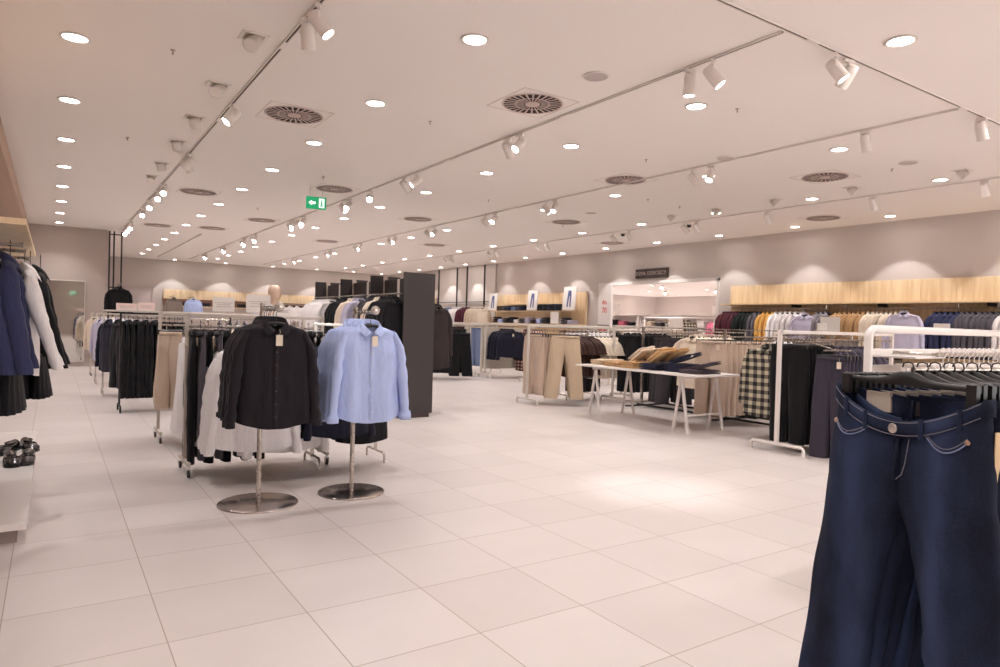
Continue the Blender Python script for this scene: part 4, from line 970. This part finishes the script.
row('shirt', pink, 4, (16.6, 12.8), (16.6, 13.3), 1.75, -.4, 'pink top on a rail in the next room', 'pink tops', w=.5, L=.6); row('shirt', plaid_bw, 4, (16.6, 14.3), (16.6, 14.9), 1.75, -.4, 'checked top on a rail in the next room', 'checked tops', w=.5, L=.6)
make_rack('clothes_rack', 'white rack in the next room with pink and checked tops', 12.0, 16.2, 16.6, 1.78, 1.75, white, .25, .02); bpy.data.objects[[o.name for o in COL.objects if o.name.startswith('clothes_rack')][-1]].location = (16.6, 12.0, 0); bpy.data.objects[[o.name for o in COL.objects if o.name.startswith('clothes_rack')][-1]].rotation_euler = (0, 0, PI/2)
for i in range(3):
    for j in range(4): spotlight(15.5+3*i, 12+2.6*j, 250, 50, 'white spotlight on the ceiling of the next room', 'spotlights in the next room', True, False, alc_c)

# ------------------------------------------------------------------ middle-right racks
cr_w = solid('rack_cream', (216, 208, 198), .4)
# black trousers rack right of the wardrobe unit
make_rack('clothes_rack', 'white rack with black trousers right of the dark wardrobe unit', 7.6, 9.4, 14.8, 1.40, 1.34, cr_w, .28, .02)
row('trousers', black, 6, (8.0, 14.6), (8.5, 14.7), 1.32, -.5, 'black trousers on the rack right of the dark wardrobe unit', 'black trousers right of wardrobe', w=.42, L=1.08, spread=.04, hemw=.24)
row('trousers', navyd, 4, (7.7, 14.85), (8.0, 14.85), 1.32, W90+.3, 'dark navy trousers on the rack right of the dark wardrobe unit', 'navy trousers right of wardrobe', w=.42, L=1.08)
row('trousers', blackb, 3, (8.45, 14.4), (8.55, 14.6), 1.22, -.6, 'wide black trousers facing out right of the dark wardrobe unit', 'wide black trousers', w=.42, L=1.05, spread=.05, hemw=.26)
make_rack('clothes_rack', 'rack with brown and blue clothes behind the black trousers', 9.0, 10.2, 17.2, 1.42, 1.36, cr_w, .28, .02)
row('trousers', darkjean, 4, (9.15, 17.1), (9.45, 17.1), 1.36, W90+.3, 'dark blue jeans behind the black trousers', 'dark jeans behind', w=.4, L=1.05)
row('trousers', brown, 4, (9.55, 17.1), (9.95, 17.1), 1.36, W90+.3, 'brown trousers behind the black trousers', 'brown trousers behind', w=.4, L=1.05)
make_rack('clothes_rack', 'rack with washed blue jeans left of the navy cardigans', 9.9, 10.8, 16.4, 1.42, 1.34, cr_w, .25, .02)
row('trousers', bluejean, 5, (10.0, 16.3), (10.45, 16.3), 1.34, W90+.45, 'washed light blue jeans left of the navy cardigans', 'light blue jeans', w=.42, L=1.06, spread=.03)
make_rack('clothes_rack', 'white rack with dark navy cardigans and plaid shirts', 9.35, 11.0, 14.9, 1.42, 1.36, cr_w, .28, .022, False, (.22, 1.3, solid('rack_back_panel', (206, 196, 182), .7)))
row('cardigan', navyd, 4, (9.85, 14.25), (9.85, 14.7), 1.34, -.25, 'dark navy cardigan behind the front one', 'dark navy cardigans', first='front dark navy cardigan facing out, with a small white tag', w=.66, L=.70, sl=.68, spread=.08, b0=.10, r0=.1, r1=.07, tagged=True)
face_arm('arm of the cardigan rack', 9.85, 14.88, 1.34, .7, 180)
row('shirt', plaid_red, 6, (10.5, 14.55), (10.95, 14.6), 1.34, W90+.5, 'long brown and cream plaid shirt right of the navy cardigans', 'brown plaid shirts', w=.54, L=1.08, sl=.62, b0=.08)
# vest rack
make_rack('clothes_rack', 'pale rack with beige trousers and brown T-shirts, left of the table', 7.03, 9.3, 9.65, 1.40, 1.32, cr_w, .30, .018)
row('trousers', beige, 6, (7.12, 9.6), (7.4, 9.6), 1.315, W90+.3, 'beige ribbed trousers at the left end of the beige rack', 'beige trousers, vest rack', w=.44, L=1.06, spread=.02, hemw=.22, amp=.02)
row('trousers', fabric('sand', (204, 184, 158)), 3, (7.46, 9.15), (7.7, 9.5), 1.31, -.75, 'wide sand trousers facing out on the beige rack', 'sand trousers', first='front wide sand trousers facing out on the beige rack, legs parted', w=.50, L=1.10, spread=.12, hemw=.24, amp=.016)
row('t_shirt', brown, 7, (7.85, 9.65), (8.45, 9.65), 1.315, W90+.25, 'dark brown T-shirt on the beige rack', 'dark brown T-shirts', w=.54, L=.74, sl=.24, spread=.12, b0=.06, r0=.09, r1=.085, collar=False)
row('t_shirt', cream, 8, (8.52, 9.65), (9.15, 9.65), 1.315, W90+.25, 'cream T-shirt at the right end of the beige rack', 'cream T-shirts, beige rack', w=.56, L=.80, sl=.26, spread=.12, b0=.06, r0=.09, r1=.085, collar=False)
# rack behind the table
make_rack('clothes_rack', 'pale rack behind the table with black trousers', 8.75, 11.2, 9.3, 1.44, 1.34, cr_w, .3, .018)
row('t_shirt', greyd, 4, (8.2, 9.75), (8.5, 9.8), 1.24, W90+.5, 'dark grey T-shirt between the beige rack and the table', 'dark grey T-shirts', w=.56, L=.72, sl=.3, b0=.07, r0=.09, r1=.085)
row('trousers', char, 4, (8.35, 9.9), (8.7, 9.9), 1.24, W90+.5, 'charcoal trousers hanging by the dark grey T-shirts', 'charcoal trousers by T-shirts', w=.4, L=1.0)
make_rack('clothes_rack', 'steel rack with dark grey T-shirts between beige rack and table', 8.1, 8.8, 10.1, 1.30, 1.24, chrome, .25, .014)
row('trousers', black, 10, (9.0, 9.2), (9.9, 9.2), 1.33, W90+.2, 'black trousers in the row behind the table', 'black trousers behind the table', w=.42, L=1.05, spread=.03)
row('trousers', char, 3, (8.95, 8.0), (9.1, 8.3), 1.31, -.8, 'wide charcoal trousers facing out behind the table', 'charcoal trousers facing out', first='front wide charcoal trousers facing out behind the table', w=.48, L=1.12, spread=.09, hemw=.24)
row('trousers', greyd, 5, (9.3, 8.15), (9.9, 8.15), 1.31, W90+.2, 'dark grey trousers on the black stand behind the table', 'dark grey trousers, black stand', w=.44, L=1.06)
# black gondola rack: base along y, arms along x
gd = thing('gondola_rack', 'black four-way rack behind the table with polos, joggers and plaid shirts', 'clothes rack', (8.8, 5.0, 0))
MB().box(-.02, .02, 0, 3.7, .02, .05).build('base_bar', blackm, gd); MB().box(.5, .54, 0, 3.7, .02, .05).build('base_bar', blackm, gd)
for y in (0, 1.8, 3.68): MB().box(-.3, .8, y-.02, y+.02, 0, .025).build('foot', blackm, gd)
for y in (.1, 1.85, 3.6): MB().box(-.018, .018, y-.018, y+.018, .025, 1.42, .002).build('post', chrome, gd)
MB().box(-.010, .010, 0, 3.7, 1.405, 1.42, .002).build('top_bar', chrome, gd)
for y, z, x0, x1 in ((.3, 1.30, -1.25, .3), (1.48, 1.32, -.9, 1.0), (2.24, 1.38, -.4, 1.0), (3.15, 1.31, .1, 1.1)):
    MB().tube([(x0, y, z-.014), (x1, y, z-.014)], .012, 8).tube([(0, y, z-.014), (0, y, 1.40)], .01, 6).build('arm', chrome, gd)
row('polo_shirt', cream, 9, (8.50, 7.22), (9.35, 7.26), 1.385, W90+.1, 'cream polo shirt in the row behind the table', 'cream polo shirts', first='front cream polo shirt with dark neck label, behind the table', w=.54, L=.82, sl=.28, spread=.11, b0=.06, r0=.09, r1=.085, jit=.05)
row('trousers', fabric('oatmeal', (206, 186, 168)), 10, (8.0, 6.46), (9.1, 6.5), 1.325, W90+.12, 'oatmeal jogging trousers in the row right of the table', 'oatmeal joggers', first='front oatmeal jogging trousers right of the polo shirts', w=.50, L=1.08, spread=.05, hemw=.22, amp=.02, jit=.05, tagged=True)
row('shirt', plaid_bw, 6, (7.62, 5.28), (8.2, 5.34), 1.30, W90+.15, 'black and cream plaid shirt in the row right of the joggers', 'black and cream plaid shirts', first='front black and cream plaid shirt right of the joggers', w=.56, L=.90, sl=.66, spread=.05, b0=.07, r0=.085, r1=.06, jit=.07)
row('shirt', whitef, 2, (8.3, 5.55), (8.5, 5.6), 1.36, W90+.2, 'white top behind the plaid shirts', 'white tops behind plaid', w=.5, L=.7)
row('trousers', black, 2, (8.6, 6.3), (8.8, 6.3), 1.20, W90, 'black trousers between joggers and plaid shirts', 'black trousers by the plaid', w=.44, L=1.0)
# near white rack with black trousers and hoodies
nr = make_rack('clothes_rack', 'white hoop-footed rack with black trousers, right of the plaid shirts', 7.05, 9.6, 4.72, 1.42, 1.33, white, .34, .02)
row('trousers', blackb, 8, (7.22, 4.7), (7.72, 4.7), 1.325, W90+.1, 'black trousers at the left of the white hoop-footed rack', 'black trousers, hoop-footed rack', first='front black trousers at the left end of the hoop-footed rack', w=.46, L=1.14, spread=.03, hemw=.2, jit=.05)
row('trousers', greyd if False else fabric('dark_slate', (58, 54, 66)), 6, (7.24, 4.20), (7.62, 4.20), 1.22, W90+.12, 'dark slate trousers on the low arm nearest the big jeans', 'dark slate trousers', first='front dark slate trousers with white tag nearest the big jeans', w=.34, L=1.14, spread=.03, hemw=.2, jit=.05, tagged=True)
ta = thing('hanging_rail', 'low rail in front of the hoop-footed rack with slate trousers', 'rail', (7.12, 4.22, 1.22)); MB().tube([(0, 0, -.014), (.56, 0, -.014)], .009, 8).tube([(.28, 0, -.014), (.28, .48, .1)], .009, 6).build('rod', chrome, ta)
row('hoodie', fabric('slate_jersey', (70, 64, 76)), 7, (7.95, 4.75), (8.9, 4.75), 1.33, W90+.2, 'slate grey hooded top on the hoop-footed rack', 'slate grey hooded tops', w=.54, L=.72, sl=.62, b0=.07, r0=.09, r1=.06, hood=True, collar=False)
sign_holder(7.9, 4.72, 1.425, .3, .1, .9, 'small white sign on the hoop-footed rack')
make_rack('clothes_rack', 'pale low rack with trousers behind the hoodies on the right', 9.7, 12.0, 6.6, 1.42, 1.36, cr_w, .3, .018)
row('trousers', taupe, 10, (9.9, 6.6), (11.8, 6.6), 1.36, W90+.2, 'taupe trousers behind the hoodies', 'taupe trousers behind hoodies', w=.42, L=1.0)
make_rack('clothes_rack', 'pale rack before the opening in the right wall', 10.6, 12.6, 11.4, 1.40, 1.34, cr_w, .3, .018)
row('shirt', black, 10, (10.8, 11.4), (12.4, 11.4), 1.34, W90+.2, 'black top on the pale rack before the opening', 'black tops before the opening', w=.5, L=.74)
make_rack('clothes_rack', 'long pale rack below the three posters', 9.6, 12.2, 13.2, 1.42, 1.36, cr_w, .3, .018)
row('shirt', whitef, 8, (11.0, 13.2), (12.1, 13.2), 1.36, W90+.3, 'white top on the rack below the posters', 'white tops below posters', w=.5, L=.74)

# ------------------------------------------------------------------ trestle table with folded trousers
tb = thing('trestle_table', 'white trestle table with folded trousers in the middle of the right half', 'table', (6.95, 5.85, 0))
MB().box(0, .95, 0, 2.40, .775, .80, .003).build('tabletop', solid('table_white', (230, 222, 218), .4), tb)
lm = solid('table_leg_white', (216, 208, 204), .45)
for ty in (.33, 2.05):
    for sx in (.12, .83):
        for sg in (-1, 1):
            MB().tube([(sx, ty, .77), (sx, ty+sg*.13, 0)], .022, 8).build('leg', lm, tb)
    MB().box(.08, .87, ty-.03, ty+.03, .735, .775).build('beam', lm, tb)
    MB().tube([(.12, ty-.09, .24), (.83, ty-.09, .24)], .012, 8).build('stretcher', lm, tb)
tanf = fabric('camel', (206, 166, 118)); oat = fabric('oat', (214, 190, 160)); slate = fabric('slate', (86, 74, 82)); nv = fabric('ink', (38, 40, 62))
def tfold(x, y, z, w, d, h, mat, label, rz=0, tilt=0, n=2, seed=1, group=None): return folded('folded_trousers', label, x, y, z, w, d, h, mat, rz, group, tilt, n, seed)
tfold(7.42, 8.02, .801, .50, .26, .085, oat, 'pale folded trousers at the far left end of the table', n=3)
tfold(7.38, 7.66, .801, .52, .30, .07, tan, 'camel folded trousers in the flat pile second from the far end', n=2, seed=2)
tfold(7.36, 7.26, .801, .55, .34, .10, tanf, 'tan folded trousers under the slanting pale pair', n=4, seed=3)
t = tfold(7.38, 7.20, .985, .34, .30, .075, cream, 'pale folded trousers slanting up on the tan pile', 0, .0, 2, 4); t.rotation_euler = (-.62, -.1, .1)
t = tfold(7.58, 7.10, .995, .30, .28, .06, oat, 'second pale folded pair slanting up behind the first', 0, .0, 2, 5); t.rotation_euler = (-.66, -.1, .15)
tfold(7.38, 6.86, .801, .55, .34, .10, nv, 'navy folded trousers in the middle pile of the table', n=4, seed=6)
t = tfold(7.36, 6.78, .985, .36, .32, .08, tanf, 'camel folded trousers slanting up in the middle of the table', 0, 0, 2, 7); t.rotation_euler = (-.6, -.08, .1)
t = tfold(7.58, 6.70, 1.0, .30, .30, .06, tanf, 'second camel folded pair slanting up in the middle of the table', 0, 0, 2, 8); t.rotation_euler = (-.62, -.1, .1)
tfold(7.45, 6.46, .801, .50, .34, .11, nv, 'navy folded trousers right of the middle pile', n=4, seed=9)
t = tfold(7.42, 6.42, .965, .38, .32, .06, nv, 'navy folded trousers slanting up with a white tag', 0, 0, 2, 10); t.rotation_euler = (-.35, -.1, .1)
t = thing('price_tag', 'white tag lying on the slanting navy trousers', 'tag', (7.36, 6.30, 1.02)); t.rotation_euler = (-.3, -.35, .3); MB().box(-.03, .03, -.05, .05, 0, .003).build('card', paper, t)
tfold(7.35, 6.12, .801, .52, .30, .06, slate, 'slate purple folded trousers at the near right end of the table', n=3, seed=11)
t = tfold(7.4, 6.08, .885, .46, .26, .05, slate, 'slate purple folded pair tilted on top at the near right end', 0, 0, 2, 12); t.rotation_euler = (-.25, -.1, .1)

# ------------------------------------------------------------------ foreground: white tube rack and the jeans
tr = thing('clothes_rack', 'large white tube rack at the right behind the jeans', 'clothes rack', (3.09, 1.62, 0))
MB().tube([(0, 0, 0), (0, 0, 1.385), (.012, 0, 1.413), (.035, 0, 1.425), (2.6, 0, 1.425), (2.6, 0, 0)], .019, 14).build('frame', white_gloss, tr)
MB().box(.4, 2.6, -.2, .33, .05, .08, .003).build('base_shelf', white_gloss, tr)
for px in (.5, 2.5):
    for sy in (-.15, .28): MB().box(px-.02, px+.02, sy-.02, sy+.02, 0, .05).build('foot', white, tr)
MB().box(.0, 2.6, -.012, .012, 1.30, 1.335, .003).build('crossbar', white_gloss, tr)
MB().box(.05, 2.55, .012, .018, .3, 1.26).build('back_panel', solid('grey_panel', (206, 198, 192), .5), tr)
MB().box(.0, .28, -.20, .02, 1.30, 1.31, .002).build('bracket_plate', white_gloss, tr)
MB().tube([(.15, -.22, 1.319), (2.4, -.22, 1.319)], .010, 8).tube([(.2, -.22, 1.319), (.2, 0, 1.319)], .008, 6).tube([(2.3, -.22, 1.319), (2.3, 0, 1.319)], .008, 6).build('rail', chrome, tr)
wh = MB(); wh.v, wh.f, wh.sm = [], [], []
whm = clip_hanger_mesh(.36, .012).mesh('hook_and_bar', white_gloss)
for i in range(12):
    t = thing('empty_hanger', 'white empty hanger in the row on the white tube rack', 'hanger', (3.30+i*.052, 1.40, 1.333), W90+random.uniform(-.05, .05), 'white empty hangers')
    link('hook_and_bar', whm, t)
bx = thing('display_plinth', 'white low plinth behind the legs of the big jeans', 'plinth', (2.62, .35, 0)); MB().box(0, 1.3, 0, .85, .03, .42, .006).build('body', white_gloss, bx); MB().box(.04, 1.26, .04, .81, 0, .03).build('kick', blackm, bx)

JR = math.radians(-104)
JX = Vector((math.cos(JR), math.sin(JR), 0)); JN = Vector((-math.sin(JR), math.cos(JR), 0))   # JN points away from the camera side
J0 = Vector((2.046, .958, 1.312))
jr = thing('jeans_rail', 'steel rail carrying the row of blue jeans at the right', 'rail', (J0.x, J0.y, J0.z), JR)
MB().tube([(0, .02, -.010), (0, 1.1, -.010)], .009, 10).tube([(0, 1.06, -.014), (0, 1.06, -1.345)], .014, 10).lathe([(.16, -1.345), (.16, -1.333), (0, -1.331)], (0, 1.06, 0)).build('rod', chrome, jr)
def jeans(pos, label, seed, seed2=0, hero=False, mat=None, group=None):
    t = thing('jeans', label, 'jeans', pos, JR, group); Z0 = -.072; w = .475; hw = w/2; L = 1.06; rise = .29
    mat = mat or denim('indigo', (20, 24, 40), (66, 80, 116), .75)
    amp = .017; b0 = .055; dip = .085
    key = ('jeans', seed, mat.name)
    def mk():
        m = MB()
        for sd in (-1, 1):
            rg = leg_rings(sd, w, L, rise, .20, .165, seed, amp, 28, b0, 1.15, dip, 34)
            if sd < 0: rg = [list(reversed(q)) for q in rg]
            m.rings(rg)
        return m.mesh('legs', mat)
    link('legs', cached(key, mk), t, (0, 0, Z0))
    f = drape(seed+11, amp, 20)
    def zt(x, y):
        return -dip*max(0, 1-(x/hw)**2)*(1 if y < 0 else .3)
    def fy(x, z, e=0):   # front surface of the leg mesh at x (z without the dip)
        tt = -z/L; b = b0*(.55+.45*sm(0, .25, tt)); cx = hw/2; a = hw/2*1.05; v = max(0, 1-min(1, abs(abs(x)-cx)/a)**2.4)
        return -b*v**(1/2.4)*1.12+f(abs(x), z)*1.0-e
    # waistband: an oval loop that dips at the front
    def wb():
        m = MB(); rg = []
        for z, e in ((-.042, .003), (-.042, .007), (.003, .006), (.003, .001), (-.040, -.001)):
            r_ = []
            for k in range(48):
                q = 2*PI*k/48; c, s_ = math.cos(q), math.sin(q); x = (hw+e)*math.copysign(abs(c)**.75, c); y = (.040+e)*math.copysign(abs(s_)**.75, s_)
                r_.append((x, y, z+zt(x, y)))
            rg.append(r_)
        return m.rings(rg).mesh('waistband', mat)
    link('waistband', cached(key+('wb',), wb), t, (0, 0, Z0))
    st = solid('stitching', (120, 116, 128), .8); cop = solid('copper_rivet', (186, 150, 128), .35, .8)
    inner = solid('pale_lining', (214, 200, 186), .8)
    MB().box(-.16, -.075, .026, .034, -.060, -.002).build('size_label', inner, t, (0, 0, Z0-.012))
    MB().box(-.018, .018, .026, .034, -.05, -.01).build('brand_label', solid('label_dark', (60, 50, 52), .7), t, (0, 0, Z0-.02))
    if hero:
        def loft(pts, r=.0013): return MB().tube(pts, r, 5, sy=1)
        ybk = lambda x: -(.047)*max(.0, 1-(abs(x)/(hw+.006))**2.67)**(1/2.67)-.0015
        for dz in (-.002, -.038): loft([(x, ybk(x), dz+zt(x, -1)) for x in [hw*.96*(-1+2*i/24) for i in range(25)]]).build('waist_stitching', st, t, (0, 0, Z0))
        for x in (-.17, -.095, .085, .185):
            MB().rings([[(x+dx, ybk(x)-dy, z+zt(x, -1)) for dx, dy in ((-.006, .0), (-.006, .005), (.006, .005), (.006, 0))] for z in (-.05, -.04, -.02, .0, .006)]).build('belt_loop', mat, t, (0, 0, Z0))
        # curved front pockets with stitched edge and coin pocket
        for sd in (-1, 1):
            P = [(sd*(.085+.115*u), -.045-.075*(math.sin(u*PI*.5)**1.6) if False else -.048-.085*(1-(1-u)**1.0)*0-.085*math.sqrt(max(0, 1-(1-u)**2))*.0-.075*(1-math.cos(u*PI*.62))) for u in [i/14 for i in range(15)]]
            P = [(sd*(.088+.12*u), -.050-.080*math.sin(u*PI*.5)**.9+.035*u**3) for u in [i/14 for i in range(15)]]
            P3 = [(x, fy(x, z, .004), z+zt(x, -1)*.8) for x, z in P]
            loft(P3, .0022).build('pocket_stitching', solid('pocket_edge', (124, 134, 168), .8), t, (0, 0, Z0))
            loft([(x, y-.001, z+.010) for x, y, z in P3], .0012).build('pocket_seam', st, t, (0, 0, Z0))
            for q in (P3[0], P3[-1]): MB().lathe([(0, -.001), (.007, -.001), (.0075, .001), (.004, .003), (0, .0035)], n=12).build('rivet', cop, t, (q[0], q[1]-.002, Z0+q[2]), (PI/2, 0, 0))
        loft([(-(.10+.08*u), fy(.10+.08*u, -.07, .004), -.082-.045*u+zt(.10+.08*u, -1)*.5) for u in [i/5 for i in range(6)]], .0014).build('coin_pocket_stitching', st, t, (0, 0, Z0))
        zf = lambda z: fy(.012, z, .006)
        loft([(.034, fy(.034, -.05, .005), -.045-dip), (.034, fy(.034, -.15, .005), -.15-dip*.6), (.026, fy(.026, -.2, .005), -.215-dip*.2), (.004, fy(.01, -.24, .005), -.25)], .0013).build('fly_stitching', st, t, (0, 0, Z0))
        MB().tube([(0, zf(-.05)-.004, -.05-dip), (.0, zf(-.12)-.004, -.13-dip*.6), (0, zf(-.2)-.004, -.22), (0, zf(-.27), -.28)], [.006, .007, .007, .004], 8, sy=.5).build('fly_seam', mat, t, (0, 0, Z0))
        MB().lathe([(0, -.002), (.0135, -.002), (.0145, .0), (.0125, .003), (.008, .0022), (.004, .004), (0, .004)], n=24).build('button', solid('button_steel', (208, 196, 190), .3, .9), t, (0, -.052, Z0-.02-dip), (PI/2, 0, 0))
    # tags at the side
    if seed2 in (1, 4): MB().box(hw+.004, hw+.007, -.048, -.026, -.30, -.08).build('size_strip', solid('strip_cream', (214, 186, 146), .7), t, (0, 0, Z0))
    if seed2 in (2, 5, 7): link('hang_tag', cached('tagw', lambda: tag_mesh(.04, .11, .002, .02).mesh('hang_tag', inner)), t, (hw+.004, -.02, Z0-.02), (0, 0, PI/2))
    # hanger with broad clips and an arched middle
    def hg():
        m = MB(); n_ = 24; rows = []
        for i in range(n_+1):
            x = -.2+.4*i/n_; hump = .026*math.exp(-(x/.055)**2)
            rows.append([(x, y, z) for y, z in ((-.009, -.056), (-.010, -.05+hump*.5), (-.007, -.040+hump), (.007, -.040+hump), (.010, -.05+hump*.5), (.009, -.056), (-.009, -.056))])
        m.grid(rows)
        m.tube([(0, 0, -.03), (0, 0, -.026), (.010, 0, -.020), (.018, 0, -.006), (.014, 0, .008), (0, 0, .012), (-.014, 0, .008), (-.018, 0, -.004)], .0022, 8)
        return m.mesh('hanger', hang_m)
    h = link('hanger', cached('jeanhanger', hg), t)
    cl = cached('jeanclip', lambda: MB().box(-.014, .014, -.020, -.006, -.098, -.032, .004).box(-.014, .014, .006, .020, -.098, -.032, .004).box(-.011, .011, -.012, .012, -.06, -.036, .003).mesh('clip', hang_m))
    for sd in (-1, 1): link('clip', cl, h, (sd*.198, 0, .0))
    return t
dj = denim('mid_blue', (34, 44, 72), (84, 102, 146), .5)
for i in range(11):
    p = J0+JN*(.052*i); off = JX*random.uniform(-.006, .006) if i else Vector((0, 0, 0))
    jeans(tuple(p+off), 'large dark blue jeans nearest the camera, front of the row at the right' if i == 0 else 'dark blue jeans in the row behind the front pair', 3+(i % 3 if i else 0), i, i == 0, None if i % 3 else (None if i == 0 else dj), None if i == 0 else 'jeans behind the front pair')
